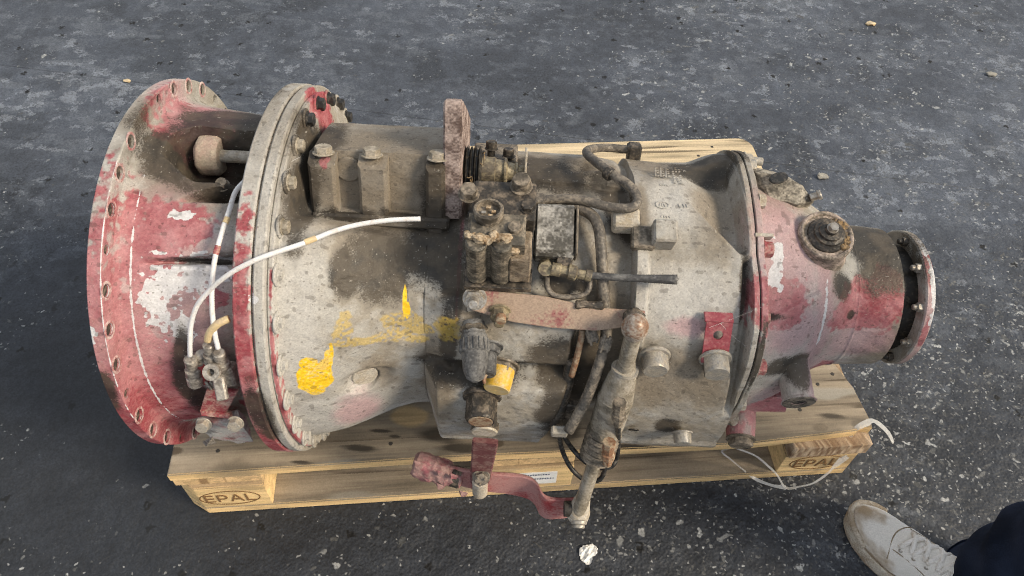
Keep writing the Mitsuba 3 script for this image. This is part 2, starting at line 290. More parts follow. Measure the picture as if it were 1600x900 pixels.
def rough_wood(p, n, uv):
    u, v = pal_xy(p)
    g = noise(u * 260 + v * 90, v * 30, p.z * 60); b = fbm(u * 30, v * 30, 1, 3)
    return mix((.20, .13, .08), (.46, .36, .26), smoothstep(.2, .8, g * .7 + b * .3)) * (.8 + .4 * noise(p.x * 600, p.y * 600, p.z * 600))
mat('m_roughwood', proc(rough_wood), .85, lambda p, n, uv: .0014 * noise(pal_xy(p)[0] * 260 + pal_xy(p)[1] * 90, pal_xy(p)[1] * 30, 0), spec=.15)
mat('m_brand', (.20, .12, .06), .8, spec=.1)
mat('m_nail', (.05, .045, .04), .6, spec=.3)
def floor_color(p, n, uv):
    x, y = p.x, p.y
    w = fbm(x * 1.7, y * 1.7, 3, 4); w2 = fbm(x * 9, y * 9, 8, 4); w3 = fbm(x * 42, y * 42, 2, 4); wb = fbm(x * 3.6 + 9, y * 4.4, 6, 4)
    g = noise(x * 520, y * 520, 4); g2 = noise(x * 230 + 4, y * 230, 9)
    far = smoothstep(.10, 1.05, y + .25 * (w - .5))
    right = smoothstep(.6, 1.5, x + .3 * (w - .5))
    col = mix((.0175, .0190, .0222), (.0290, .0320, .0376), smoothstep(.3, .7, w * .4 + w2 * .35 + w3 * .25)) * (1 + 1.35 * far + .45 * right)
    col = col * (.84 + .32 * smoothstep(.28, .72, wb))                                       # broad wet looking stains and worn lanes
    col = mix(col, (.0105, .0112, .0125), smoothstep(.52, .70, w2 + .35 * (w - .5)) * .45)
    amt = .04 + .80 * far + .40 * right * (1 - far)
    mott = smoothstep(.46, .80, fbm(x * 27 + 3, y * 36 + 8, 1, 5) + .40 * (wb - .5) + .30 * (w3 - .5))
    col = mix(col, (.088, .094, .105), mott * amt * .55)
    smear = smoothstep(.55, .78, fbm(x * 11 + 13, y * 27 + 2, 4, 5) + .34 * (w3 - .5) + .14 * (g2 - .5) + .3 * (wb - .5))
    col = mix(col, (.135, .142, .150), smear * amt * .38)
    scuff = smoothstep(.66, .80, fbm(x * 30 + 7, y * 44, 5, 5) + .14 * (g - .5) + .10 * (g2 - .5) + .40 * (wb - .5))
    col = mix(col, (.29, .298, .308), scuff * amt * .42)
    # pale chips of stone worn flush in the surface, denser towards the right
    dens = (.030 + .20 * smoothstep(.0, 1.15, x + .5 * (w - .5))) * (1 - .62 * far) * (.55 + .9 * smoothstep(.3, .7, wb * .5 + w2 * .5))
    for s, r0, off, k0 in ((44, .24, 0, .8), (82, .29, 31, 1.1), (160, .33, 77, 1.3)):
        wx = x * s + off + 1.1 * (noise(x * s * .9, y * s * .9, off) - .5); wy = y * s + off * 3 + .8 * (noise(x * s * .9, y * s * .9, off + 9) - .5)
        d1, d2, rnd = voronoi(wx, wy)
        rs = r0 * (.40 + .85 * cell_rand(dr.floor(rnd * 4999), 2, 7))
        k = (1 - smoothstep(rs * .6, rs * 1.15, d1 + .26 * (noise(x * s * 5, y * s * 5, 1) - .5))) * smoothstep(1 - dens * k0, 1.02 - dens * k0, rnd + .25 * (w2 - .5))
        tone = .06 + .34 * dr.square(cell_rand(dr.floor(rnd * 997), 5, 1))
        col = mix(col, mi.Color3f(tone * 1.0, tone * .97, tone * .89), k * .9)
    d1, d2, rnd = voronoi(x * 26 + 3, y * 26)
    col = mix(col, (.004, .004, .004), (1 - smoothstep(.08, .24, d1 + .3 * (g2 - .5))) * smoothstep(.93, .96, rnd))
    return col * mi.Color3f(.92, .985, 1.10) * (.56 + .58 * g + .32 * g2)
def floor_bump(p, n, uv):
    return .0009 * noise(p.x * 260, p.y * 260, 1) + .0020 * fbm(p.x * 60, p.y * 60, 2, 3) + .006 * fbm(p.x * 13, p.y * 17, 7, 3)
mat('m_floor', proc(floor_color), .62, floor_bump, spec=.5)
mat('m_pebble', dirty((.28, .27, .24), (.20, .19, .17), .4, 60, .3), .8)
def shoe_color(p, n, uv):
    w = fbm(p.x * 22, p.y * 22, p.z * 30, 4); g = noise(p.x * 900, p.y * 900, p.z * 900)
    c = mix((.72, .70, .66), (.36, .28, .19), smoothstep(.50, .72, w))
    return c * (.86 + .28 * g)
mat('m_shoe', proc(shoe_color), .7, lambda p, n, uv: .0006 * noise(p.x * 900, p.y * 900, p.z * 900))
mat('m_sole', dirty((.50, .46, .39), (.30, .235, .165), .5, 40, .3), .6)
mat('m_lace', dirty((.74, .72, .69), (.50, .44, .37), .3, 60, .25), .8)
def denim(p, n, uv):
    t = noise(p.x * 1400, p.y * 1400, p.z * 500); w = fbm(p.x * 18, p.y * 18, p.z * 9, 3)
    return mix((.006, .010, .021), (.022, .031, .058), smoothstep(.3, .7, w)) * (.7 + .6 * t)
mat('m_denim', proc(denim), .85, lambda p, n, uv: .0006 * noise(p.x * 1400, p.y * 1400, p.z * 500) + .01 * fbm(p.x * 14, p.y * 14, p.z * 9, 2), spec=.15)
mat('m_stitch', dirty((.20, .15, .10), (.32, .26, .19), .4, 60, .3), .8)
mat('m_paper', dirty((.72, .72, .71), (.5, .49, .47), .2, 60, .1), .8)
mat('m_print', (.12, .14, .2), .7)
scene['m_film'] = {'type': 'blendbsdf', 'weight': .30, 'a': {'type': 'null'}, 'b': {'type': 'twosided', 'bsdf': {'type': 'principled', 'base_color': {'type': 'rgb', 'value': [.75, .76, .76]}, 'roughness': .25, 'specular': .6}}}

# ---------------------------------------------------------------- setting: the floor
def sheet(x0, x1, y0, y1, z=0):
    return trimesh.Trimesh([[x0, y0, z], [x1, y0, z], [x1, y1, z], [x0, y1, z]], [[0, 1, 2], [0, 2, 3]], process=False)
# two cast slabs that meet in a shallow joint running across behind the pallet
k0, k1 = np.array((0.0204,0.9268,0)), np.array((1.7942,0.7108,0))
kd = unit(k1 - k0); kn = np.array([-kd[1], kd[0], 0])
a0, a1 = k0 - kd * 40, k0 + kd * 40
def strip(p, q, w0, w1, z0=0, z1=0):
    z = np.array([0, 0, 1.0])
    return trimesh.Trimesh([p + kn * w0 + z * z0, q + kn * w0 + z * z0, q + kn * w1 + z * z1, p + kn * w1 + z * z1], [[0, 1, 2], [0, 2, 3]], process=False)
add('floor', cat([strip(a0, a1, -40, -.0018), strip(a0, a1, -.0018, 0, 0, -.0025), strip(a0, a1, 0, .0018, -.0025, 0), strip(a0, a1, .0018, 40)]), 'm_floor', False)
labels['floor'] = {'label': 'dark grey worn workshop floor with pale stone chips and a joint', 'kind': 'structure'}
def stone(r, seed):
    q = np.random.default_rng(seed); d = q.normal(size=(11, 3)); d /= np.linalg.norm(d, axis=1)[:, None]
    return hull(d * r * np.array([1, q.uniform(.55, .9), .35]) * q.uniform(.8, 1.1, (11, 1)))
stones = []
for i in range(460):
    x, y = rng.uniform(-1.0, 2.1), rng.uniform(-.5, 1.5)
    if rng.random() > .35 + .4 * min(max(x, 0), 1.4) / 1.4: continue
    if y > .35 or x < -.1 and rng.random() < .5: continue
    if -.12 < x < 1.22 and -.26 < y - .1176 * x < .62: continue
    r = rng.uniform(.0012, .0032) * (1.3 if rng.random() < .1 else 1)
    m = stone(r, i); m.apply_transform(trimesh.transformations.rotation_matrix(rng.uniform(0, 6.28), [0, 0, 1])); m.apply_translation([x, y, r * .22]); stones.append(m)
add('stone_chips', cat(stones), 'm_pebble', False)
labels['stone_chips'] = {'label': 'loose pale stone chips scattered over the dark floor', 'category': 'gravel', 'kind': 'stuff'}

# ---------------------------------------------------------------- pallet
PM = np.eye(4); PM[:2, :2] = [[math.cos(PYAW), -math.sin(PYAW)], [math.sin(PYAW), math.cos(PYAW)]]; PM[:2, 3] = PAL
def padd(key, lo, hi, m, c=.002, amp=.0007, edge=.03):
    b = rbox(lo, hi, c)
    return add('pallet__' + key, tf(rough(b, edge, amp, 30, int(abs(lo[0]) * 977 + abs(lo[1]) * 131) % 50), PM), m, 40)
def board(key, poly, z0, z1, m):
    b = plate(poly, z1 - z0, .002); b.apply_translation([0, 0, z0]); return add('pallet__' + key, tf(b, PM), m, 40)
mat('m_wood2', wood((.74, .53, .27), (.30, .25, .19), 'x', .5, .5), .72, wood_bump('x'), spec=.2)
k = board('deck_board', [(0, .006), (.45, .010), (.80, .004), (.98, .002), (1.17, .014), (1.178, .022), (1.198, .018), (1.2, .03), (1.194, .10), (1.178, .152), (.6, .153), (0, .152)], .122, .144, 'm_wood')
labels[k] = {'label': 'front deck board, grey brown on top with a fresh yellow edge'}
for y0, y1, m in ((.193, .293, 'm_wood2'), (.328, .473, 'm_wood2'), (.507, .607, 'm_woodlight')):
    padd('deck_board', (0, y0, .1222), (1.2, y1, .144), m)
R_ = .035; cor = [(1.2 - R_ + R_ * math.cos(t), .8 - R_ + R_ * math.sin(t)) for t in np.linspace(0, math.pi / 2, 7)]
k = board('deck_board', [(0, .655), (1.2, .655)] + cor + [(0, .8)], .122, .144, 'm_woodlight')
labels[k] = {'label': 'clean pale rear deck board with a rounded corner'}
for x0 in (0, .5275, 1.055):
    padd('stringer_board', (x0 + (.002 if x0 > 1 else 0), -.004 if x0 > 1 else .008, .0873 if x0 > 1 else .1003), (x0 + .145, .8, .1218), 'm_roughwood' if x0 > 1 else 'm_woody', .0015, .0012 if x0 > 1 else .0007, .012)
for i, x0 in enumerate((0, .5275, 1.055)):
    for j, (y0, y1) in enumerate(((0, .100), (.3275, .4725), (.70, .80))):
        lo, hi = [x0, y0, .0222], [x0 + .145, y1, .1]
        if (i, j) in ((0, 0), (2, 0)):                                  # outer corner sawn off at a slant
            c = .045
            poly = [(0, .02), (.03, 0), (.145, 0), (.145, .1), (0, .1)] if i == 0 else [(0, 0), (.135, 0), (.145, .014), (.145, .1), (0, .1)]
            b = plate(poly, .0778 if i == 0 else .0645, .002); b.apply_translation([x0, y0, .0222]); add('pallet__block', tf(b, PM), 'm_block', 40)
        else:
            if i == 2: hi[2] = .087
            padd('block', lo, hi, 'm_block')
for y0, y1, poly in ((0, .1, [(.03, 0), (1.19, 0), (1.2, .02), (1.2, .1), (0, .1), (0, .02)]), (.3275, .4725, None), (.7, .8, None)):
    if poly: board('bottom_board', poly, .0005, .022, 'm_wood2')
    else: padd('bottom_board', (0, y0, .0005), (1.2, y1, .022), 'm_wood2')
def stamp(x0):
    """burnt oval with four letters on the outer face of a block"""
    t = meshkit.text_mesh('EPAL', .026, .001); t.apply_translation([-t.bounds[:, 0].mean(), -.013, 0])
    a = np.linspace(0, 2 * np.pi, 49)
    ring = sweep(np.stack([.050 * np.cos(a), .0255 * np.sin(a), 0 * a], -1), np.stack([np.cos(a), np.sin(a) * .9, 0 * a], -1), [0, 0, 1], .0024, .001)
    m = cat([t, ring]); M = np.eye(4); M[:3, :3] = np.array([[1, 0, 0], [0, 0, -1], [0, 1, 0]]); M[:3, 3] = [x0, -.0004, .059 if x0 < .5 else .055]
    return tf(m, PM @ M)
labels[add('pallet__brand_mark', stamp(.080), 'm_brand', 20)] = {'label': 'burnt oval EPAL mark on the left corner block'}
labels[add('pallet__brand_mark', stamp(1.122), 'm_brand', 20)] = {'label': 'burnt oval EPAL mark on the right corner block'}
lb = rough(box_c((.605, -.0006, .062), (.078, .0008, .046), .0002), .008, .0004, 60)
labels[add('pallet__paper_label', tf(lb, PM), 'm_paper', 30)] = {'label': 'white paper label with two lines of small print on the middle block'}
pr = []
for zz, x0, n_ in ((.076, .575, 13), (.060, .606, 8)):
    for i in range(n_):
        h_ = rng.uniform(.003, .0055); pr.append(box_c((x0 + i * .0045, -.0014, zz + rng.uniform(-.0005, .0005)), (.0030, .0004, h_), .0001))
add('pallet__label_print', tf(cat(pr), PM), 'm_print', False)
for px_, py_ in ((.21, .055), (.36, .040), (.075, .045), (.105, .112), (.54, .095), (.62, .05), (1.08, .06), (1.13, .11), (1.10, .085), (1.165, .13), (1.06, .74), (1.10, .77), (.92, .76)):
    add('pallet__nail', tf(rod(.0036, .0012, .0004, 10), PM @ trimesh.transformations.translation_matrix([px_, py_, .1436])), 'm_nail', 30)
labels['pallet'] = {'label': 'wooden pallet with EPAL corner blocks carrying the gearbox', 'category': 'pallet'}

# ---------------------------------------------------------------- gearbox: castings as surfaces R(x, angle)
AS = np.concatenate([np.arange(-62, 152, .6), np.arange(152, 298, 5.0)])
def grid(xs, Rf, seed=0, amp=.0007, caps=(True, True)):
    xs = np.asarray(sorted(xs), float); X, A_ = np.meshgrid(xs, AS, indexing='ij')
    R = Rf(X, A_); ar = np.radians(A_)
    p = np.stack([X, -R * np.cos(ar), ZC + R * np.sin(ar)], -1)
    if amp: R = R + amp * 2 * (meshkit.fbm(p * 42, 3, seed) - .5); p = np.stack([X, -R * np.cos(ar), ZC + R * np.sin(ar)], -1)
    nx, na = X.shape; v = p.reshape(-1, 3)
    i, j = np.meshgrid(np.arange(nx - 1), np.arange(na), indexing='ij'); jn = (j + 1) % na
    q = [i * na + j, (i + 1) * na + j, (i + 1) * na + jn, i * na + jn]
    f = np.vstack([np.stack([q[0], q[1], q[2]], -1).reshape(-1, 3), np.stack([q[0], q[2], q[3]], -1).reshape(-1, 3)])
    k = len(v); v = np.vstack([v, [xs[0], 0, ZC], [xs[-1], 0, ZC]]); j = np.arange(na); jn = (j + 1) % na; e = []
    if caps[0]: e.append(np.stack([np.full(na, k), j, jn], -1))
    if caps[1]: e.append(np.stack([np.full(na, k + 1), (nx - 1) * na + jn, (nx - 1) * na + j], -1))
    m = trimesh.Trimesh(v, np.vstack([f] + e), process=False)
    if m.volume < 0: m.invert()
    return m
def xr(a, b, s=.0025, extra=()):
    return np.unique(np.round(np.concatenate([np.arange(a, b, s), [b]] + [[e - .0006, e, e + .0006] for e in extra if a < e < b]), 5))
G = 'gearbox__'
XZ = np.array([[0, 0, 1, 0], [1, 0, 0, 0], [0, 1, 0, 0], [0, 0, 0, 1.0]])    # local z -> axis x, x -> y, y -> z
def ring(r0, r1, x0, x1, holes=(), c=.0015):
    n = 160; t = np.linspace(0, 2 * np.pi, n, endpoint=False)
    circ = lambda r, cx=0, cy=0, k=n: [(cx + r * math.cos(a), cy + r * math.sin(a)) for a in np.linspace(0, 2 * np.pi, k, endpoint=False)]
    cs = m3.CrossSection([circ(r1)]) - m3.CrossSection([circ(r0)])
    if len(holes): cs = cs - m3.CrossSection([circ(h[2], h[0], h[1], 14) for h in holes], m3.FillRule.NonZero)
    outer = m3.Manifold.extrude(cs, x1 - x0)
    cut = m3.Manifold.revolve(m3.CrossSection([[(0, 0), (r1 - c, 0), (r1, c), (r1, x1 - x0 - c), (r1 - c, x1 - x0), (0, x1 - x0)]]), 160)
    m = (outer ^ cut).to_mesh(); m = trimesh.Trimesh(m.vert_properties[:, :3], m.tri_verts)
    M = XZ.copy(); M[:3, 3] = [x0, 0, ZC]; return tf(m, M)
def ya(a, r): a = math.radians(a); return (-r * math.cos(a), r * math.sin(a))

# -- front bell housing with its drilled mounting flange
hole_a = [147.8 - 10.6 * k for k in range(34)]
hole_a = [a for i, a in enumerate(hole_a) if i not in (5,)]
add(G + 'bell_housing__flange', ring(.20, .2712, 0, .0185, [(*ya(a, .2615), (.0084 if i % 4 else .0066)) for i, a in enumerate(hole_a)]), 'm_case', 30)
for i, a in enumerate(hole_a):
    add(G + 'bell_housing__dark_bolt_hole', tf(rod(.0084 if i % 4 else .0066, .003, .0002, 16), axis(on(.0120, a, .2615), (1, 0, 0))), 'm_dark', 30)  # dark backing disc paints the shade inside each drilled hole
    if i % 4: add(G + 'bell_housing__hole_rim', tf(lathe([(.0087, 0), (.0120, 0), (.0118, .0005), (.0112, .0008), (.0087, .0008), (.0087, 0)], 18), axis(on(.0183, a, .2615), (1, 0, 0))), 'm_rim' if i < 24 else 'm_case', 30)
s1 = [(0.0748,69.374), (0.1448,72.9075)]; s2 = [(0.0345,48.8486), (0.1547,51.929)]
def R_bell(x, a):
    R = np.interp(x, [.0175, .022, .030, .036, .05, .15, .171], [.249, .2405, .237, .2355, .2335, .2235, .222])
    for (p, q), hw, dep in ((s1, 2.5, .030), (s2, 1.5, .026)):
        t = np.clip((x - p[0]) / (q[0] - p[0]), 0, 1.3); c = p[1] + (q[1] - p[1]) * t; w = hw * t + .15
        up = 1 - ss(w * .85, w * 1.15 + .3, np.maximum(a - c, 0)); dn = 1 - ss(w - .25, w + .25, np.maximum(c - a, 0))
        R = R - dep * ss(.02, .5, t) * up * dn
    for (p, q), hw in ((s1, 2.5), (s2, 1.5)):
        t = np.clip((x - p[0]) / (q[0] - p[0]), 0, 1.3); c = p[1] + (q[1] - p[1]) * t
        R = R + .0042 * ss(.1, .7, t) * (np.exp(-((a - c + hw * t + 1.6) / 1.5) ** 2) + .6 * np.exp(-((a - c - hw * t - 2.2) / 2.0) ** 2))
    lo = 77.5 + 9 * (1 - ss(.04, .10, x))
    hi = 101.5 + 2.5 * ss(.1, .17, x) - 7 * (1 - ss(.03, .075, x))
    cav = ss(.042, .062, x) * ss(lo - 1.6, lo + 1.6, a) * (1 - ss(hi - .8, hi + .8, a))
    R = R - .068 * cav
    lip = np.exp(-((a - lo + 2.5) / 2.2) ** 2) * ss(.04, .09, x) * (1 - ss(.15, .165, x)); R = R + .004 * lip
    R = R - .010 * np.exp(-((a + 3) / 9) ** 2) * ss(.07, .10, x)
    return R
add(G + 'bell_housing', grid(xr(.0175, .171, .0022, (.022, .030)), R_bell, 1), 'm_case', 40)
M = axis(on(.066, 99.6, .1935), (1, 0, 0))
add(G + 'bell_housing__shaft_boss', tf(rough(lathe([(0, 0), (.021, 0), (.0262, .004), (.0272, .012), (.0268, .026), (.023, .031), (0, .031)], 28), .006, .0008, 120), M), 'm_boss', 45)
add(G + 'bell_housing__release_shaft', tf(rod(.0085, .075), axis(on(.092, 98.8, .195), (1, 0, 0))), 'm_dusty', 40)
add(G + 'bell_housing__bolt', tf(hexhead(.0075, .008), loc(.128, 76.5, .2225)), 'm_grime', 25)

# -- the bolted pair of big flanges behind it
hub = [74.4 + 13.2 * k for k in range(-9, 7)]
add(G + 'clutch_flange', ring(.18, .273, .171, .1925, c=.002), 'm_case', 30)
add(G + 'case_flange', ring(.18, .2715, .1945, .2085, c=.002), 'm_case', 30)
add(G + 'case_flange__gasket', ring(.18, .2695, .1925, .1945, c=.0002), 'm_dark', 30)
add(G + 'case_flange__bolt_ring', ring(.236, .2635, .2085, .2165, c=.002), 'm_case', 30)
R_fl = ply(tf(hexhead(.0068, .0045), np.eye(4)), 'm_case', 25); B_fl, W_fl = ply(tf(hexhead(.0086, .0075), np.eye(4)), 'm_boltdirty', 25), ply(tf(hexhead(.0090, .0080), np.eye(4)), 'm_black', 25)
for i, a in enumerate(hub):
    add(G + 'case_flange__bolt_boss', tf(rod(.0145, .0035, .001), axis(on(.2160, a, .2525), (1, 0, 0))), 'm_case', 30)
    add(G + 'case_flange__bolt', W_fl if a > 92 else B_fl if a > 55 else R_fl, '', to=axis(on(.2192, a, .2525), (1, 0, 0), 7 * i))

# -- front case: narrows from the flange to the gear train
pl = np.array((0.3073,7.2394))
def R_front(x, a):
    R = np.interp(x, [.207, .222, .24, .265, .30, .336, .362, .389], [.252, .2475, .243, .2355, .219, .2015, .1935, .1905])
    d = np.sqrt(((x - pl[0] - .006) / .040) ** 2 + ((a - pl[1] - .5) / 6.2) ** 2)
    R = R - .0070 * (1 - ss(.55, 1.0, d))
    e = np.sqrt(((x - pl[0]) / .0195) ** 2 + ((a - pl[1]) / 5.3) ** 2); R = R - .0050 * (1 - ss(.93, 1.02, e))
    drop = np.interp(x, [.207, .223, .232, .262, .30, .389], [.252, .246, .203, .192, .188, .186])
    R = np.minimum(R, R + (drop - R) * ss(63, 71, a - 22 * np.clip((.262 - x) / .04, 0, 1) * 0))
    rib = np.exp(-((a - 27 + 60 * (x - .3)) / 4.5) ** 2) * ss(.25, .30, x) * .004
    return R + rib
add(G + 'front_case', grid(xr(.207, .389, .002), R_front, 2), 'm_case', 40)
labels[add(G + 'front_case__core_plug', tf(rod(.0175, .004, .0012, 32), axis(on(pl[0], pl[1], .2015), radial(pl[1]) + np.array([.46, 0, 0]))), 'm_dusty', 30)] = {'label': 'round steel core plug in the front case'}

# -- main case with the bulging selector cover low on the near side
def R_main(x, a):
    R = np.interp(x, [.386, .60, .645, .656], [.1905, .189, .182, .182]) - .004 * ss(60, 75, a)
    x1 = .553 + (a + 28) / 45 * .030
    wb = ss(.384, .408, x) * (1 - ss(x1 - .008, x1 + .008, x)) * ss(-62, -52, a) * (1 - ss(10.5, 15, a))
    Rb = np.interp(a, [-62, -45, -28, -12, -2, 6, 12, 16], [.2, .228, .2395, .2385, .236, .232, .226, .22])
    R = R + (np.maximum(Rb, R) - R) * wb + .0035 * wb * band(a, -40, -24.5, .5)
    wp = ss(.378, .43, x) * (1 - ss(.574, .584, x)) * ss(16.5, 18.5, a) * (1 - ss(42, 46, a))
    R = R + (.2065 - R) * wp
    wt = ss(.432, .436, x) * (1 - ss(.538, .542, x)) * ss(74, 75.2, a) * (1 - ss(82.5, 83.7, a))
    R = R + .006 * wt
    for k in range(13): R = R + .0009 * wt * np.exp(-((x - .438 - .008 * k) / .0016) ** 2)
    shelf = ss(.43, .44, x) * ss(93, 94.5, a) * (1 - ss(.635, .65, x)); R = R + .006 * shelf
    R = R + .010 * np.exp(-((a - 99) / 3.0) ** 2 - ((x - .615) / .022) ** 2)
    return R
add(G + 'main_case', grid(xr(.386, .656, .0025, (.39, .434, .54, .579)), R_main, 3), 'm_case', 40)

# -- rear case
def R_rear(x, a):
    up = np.interp(x, [.650, .654, .70, .76, .80], [.184, .2005, .197, .199, .203]) - .012 * ss(92, 112, a) * (1 - ss(.74, .79, x))
    mid = np.interp(x, [.650, .6535, .667, .670, .80], [.184, .2065, .2065, .2025, .203])
    low = np.interp(a, [-62, -45, -29, -26, -20.5, -19, -8, 6, 18, 30], [.19, .215, .233, .2385, .2385, .2325, .2275, .219, .2085, .2]) + 0 * x
    low = np.where(x < .656, np.minimum(low, .184 + .05 * ss(.650, .656, x)), low)
    R = mid + (up - mid) * ss(58, 66, a)
    R = R + (low - R) * (1 - ss(25.2, 26.6, a))
    lo = 64 + np.maximum(.785 - x, 0) * 330
    R = R - .030 * ss(.71, .782, x) * ss(lo - 2, lo + 3, a) * (1 - ss(106, 114, a)) * (1 - ss(.788, .796, x))
    R = R - .014 * band(x, .7885, .7975, .001) * band(a, 2, 60, 3)
    R = R - .012 * np.exp(-((a - 22) / 3.5) ** 2) * (np.exp(-((x - .685) / .018) ** 2) + np.exp(-((x - .757) / .018) ** 2))
    return R
add(G + 'rear_case', grid(xr(.650, .799, .0022, (.6535, .668, .789, .797)), R_rear, 4), 'm_case', 40)
FA, FR = [-62, -28, -10, 11, 25, 37, 50, 63, 85, 110, 130, 160, 220, 298], [.19, .203, .208, .214, .224, .2285, .217, .2005, .2025, .214, .207, .20, .20, .19]
add(G + 'rear_flange', grid([.7975, .7985, .8045, .8052], lambda x, a: np.interp(a, FA, FR) - .0012 * (np.abs(x - .801) > .0032), 5, .0014), 'm_case', 30)
add(G + 'tail_flange', grid([.8075, .8082, .8150, .8160], lambda x, a: np.interp(a, FA, FR) - .0004 - .0012 * (np.abs(x - .8118) > .0036), 6, .0014), 'm_case', 30)
add(G + 'rear_flange__gasket', grid([.8050, .8077], lambda x, a: np.interp(a, FA, FR) - .004 + 0 * x, 6, .0005), 'm_dark', 30)

# -- tail housing
l0, l1 = (0.8237,36.9384), (0.8895,48.2294)
def R_tail(x, a):
    u = np.interp(x, [.815, .84, .87, .905, .925, .95, .972, .980, 1.043], [.180, .173, .165, .152, .140, .124, .110, .1065, .1035])
    l = np.interp(x, [.815, .84, .87, .905, .925, .95, .972, .980, 1.043], [.186, .180, .168, .147, .130, .116, .108, .1065, .1035])
    R = l + (u - l) * ss(0, 45, a)
    line = l0[1] + (l1[1] - l0[1]) * (x - l0[0]) / (l1[0] - l0[0])
    R = R + .0075 * (1 - ss(line - .5, line + 1.2, a)) * ss(-14, -6, a) * (1 - ss(.902, .915, x))
    R = R + .0016 * np.exp(-((x - .979) / .0014) ** 2)
    return R
add(G + 'tail_housing', grid(xr(.815, 1.043, .0025, (.979,)), R_tail, 7), 'm_case', 40)
xo = np.array((1.075,63.6162))[0]
add(G + 'output_shaft', grid([1.0425, 1.044, xo - .001, xo], lambda x, a: .0800 - .0 * x, 8, .0006), 'm_gapshade', 40)
add(G + 'output_flange', rough(ring(.03, .1017, xo, xo + .0135, c=.002), .012, .0009, 60), 'm_case', 30)
for k in range(10):
    a = 6 + 36 * k
    key = add(G + 'output_flange__bolt', tf(cat([hexhead(.0070, .007, False), tf(rod(.0042, .008), trimesh.transformations.translation_matrix([0, 0, .005]))]), axis(on(xo, a, .0915), (-1, 0, 0))), 'm_bright' if 20 < a % 360 < 90 or a < 10 else 'm_dark', 25)
bead = [(0.9906,0.0215,0.5242)]

# -- top shift cover: a ribbed box tilted away from the viewer, an upright square flange at its end, and the shift rod
TC = 112
def L(x0, x1, t0, t1, n0, n1, a=TC, c=.003): return tf(rbox((x0, -t1, n0), (x1, -t0, n1), c), loc(0, a, 0))
prof = [(-.113, .10), (-.113, .219), (-.112, .229), (-.045, .233), (-.006, .232), (.012, .218), (.026, .17), (.026, .10)]
body = hull([(x, y, n) for x, k in ((.236, .006), (.240, 0), (.402, 0), (.406, .004)) for y, n in [(y + (k if y < -.05 else -k), n - k * (n > .2)) for y, n in prof]])
add(G + 'shift_cover', tf(rough(body, .007, .0009, 45, 3), loc(0, TC, 0)), 'm_case', 40)
for x0, x1 in ((.238, .272), (.300, .336), (.384, .408)):
    r_ = hull([(x, y, n) for x, y, n in [(x0 + e, -.134 + d, n) for e, d, n in ((0, .004, .12), (0, .004, .218), (.004, 0, .12), (.004, 0, .214))] + [(x1 - e, -.134 + d, n) for e, d, n in ((0, .004, .12), (0, .004, .218), (.004, 0, .12), (.004, 0, .214))]] + [(x, -.116, .2275) for x in (x0, x1)] + [(x, -.095, .2255) for x in (x0, x1)] + [(x, -.10, .12) for x in (x0, x1)])
    add(G + 'shift_cover__rib', tf(rough(r_, .007, .0007, 60, 4), loc(0, TC, 0)), 'm_case', 40)
    xb = x1 - .016 if x1 < .30 else (x0 + x1) / 2 + (.002 if x1 > .4 else -.002)
    add(G + 'shift_cover__bolt', tf(hexhead(.0112, .0080), loc(xb, TC, 0) @ trimesh.transformations.translation_matrix([0, -.119, .2268])), 'm_boltdirty', 25)
add(G + 'shift_cover__cast_disc', tf(rod(.0165, .004, .0015, 28), loc(.285, TC, 0) @ trimesh.transformations.translation_matrix([0, -.1125, .206]) @ trimesh.transformations.rotation_matrix(math.pi / 2, [1, 0, 0])), 'm_case', 35)
add(G + 'shift_cover__foot', L(.238, .414, .09, .138, .138, .1535), 'm_case', 35)
sq = [(-.126, .150), (.03, .150), (.03, .238), (-.02, .262), (-.106, .299), (-.118, .300), (-.126, .290)]
p_ = plate(sq, .0225, .002); p_.apply_transform(np.array([[0, 0, 1, .4055], [1, 0, 0, 0], [0, 1, 0, 0], [0, 0, 0, 1.0]]))
labels[add(G + 'shift_flange', tf(rough(p_, .008, .0008, 60, 5), loc(0, TC, 0)), 'm_flange', 40)] = {'label': 'upright square flange with a pink painted rim at the end of the shift cover'}
SH = loc(0, TC, 0) @ np.array([[0, 0, 1, .428], [1, 0, 0, -.072], [0, 1, 0, .198], [0, 0, 0, 1.0]])
add(G + 'shift_rod', tf(lathe([(0, 0), (.021, 0), (.023, .012), (.019, .014), (.0175, .024), (.0175, .040), (.0155, .041), (.014, .052), (.0175, .0525), (.0175, .055), (.0125, .057), (.0105, .066), (.0125, .0672), (.0125, .070), (.009, .071), (.009, .080), (0, .080)], 24), SH), 'm_brass', 40)
bl = [(0, 0)]
for i in range(4): bl += [(.026, .001 + .0055 * i), (.0315, .0036 + .0055 * i), (.026, .0052 + .0055 * i)]
add(G + 'shift_rod__bellows', tf(lathe(bl + [(.02, .0235), (0, .0235)], 28), SH), 'm_black', 40)
fl = []
for i in range(46):
    c_ = np.array([rng.uniform(-.026, .026), rng.uniform(-.024, .012), rng.uniform(.004, .020)]); q = [c_]
    for _ in range(4): q.append(q[-1] + rng.normal(0, .006, 3) * [1, 1, .6])
    q = np.array(q); rr = np.hypot(q[:, 0], q[:, 1]); q[:, :2] *= (np.maximum(rr, .024) / np.maximum(rr, 1e-6))[:, None]; fl.append(tube(q, .0007, 4, 5))
labels[add(G + 'shift_rod__debris', tf(cat(fl), SH), 'm_floss', True)] = {'label': 'tangle of dry fibres caught on the bellows', 'kind': 'stuff'}
add(G + 'shift_rod__end_plate', tf(rbox((-.022, -.012, .0785), (.012, .030, .0815), .0006), SH), 'm_dusty', 30)
for px_, py_, r_ in ((.496, .040, .0075), (.472, .062, .0085), (.505, .008, .0085)):
    pass
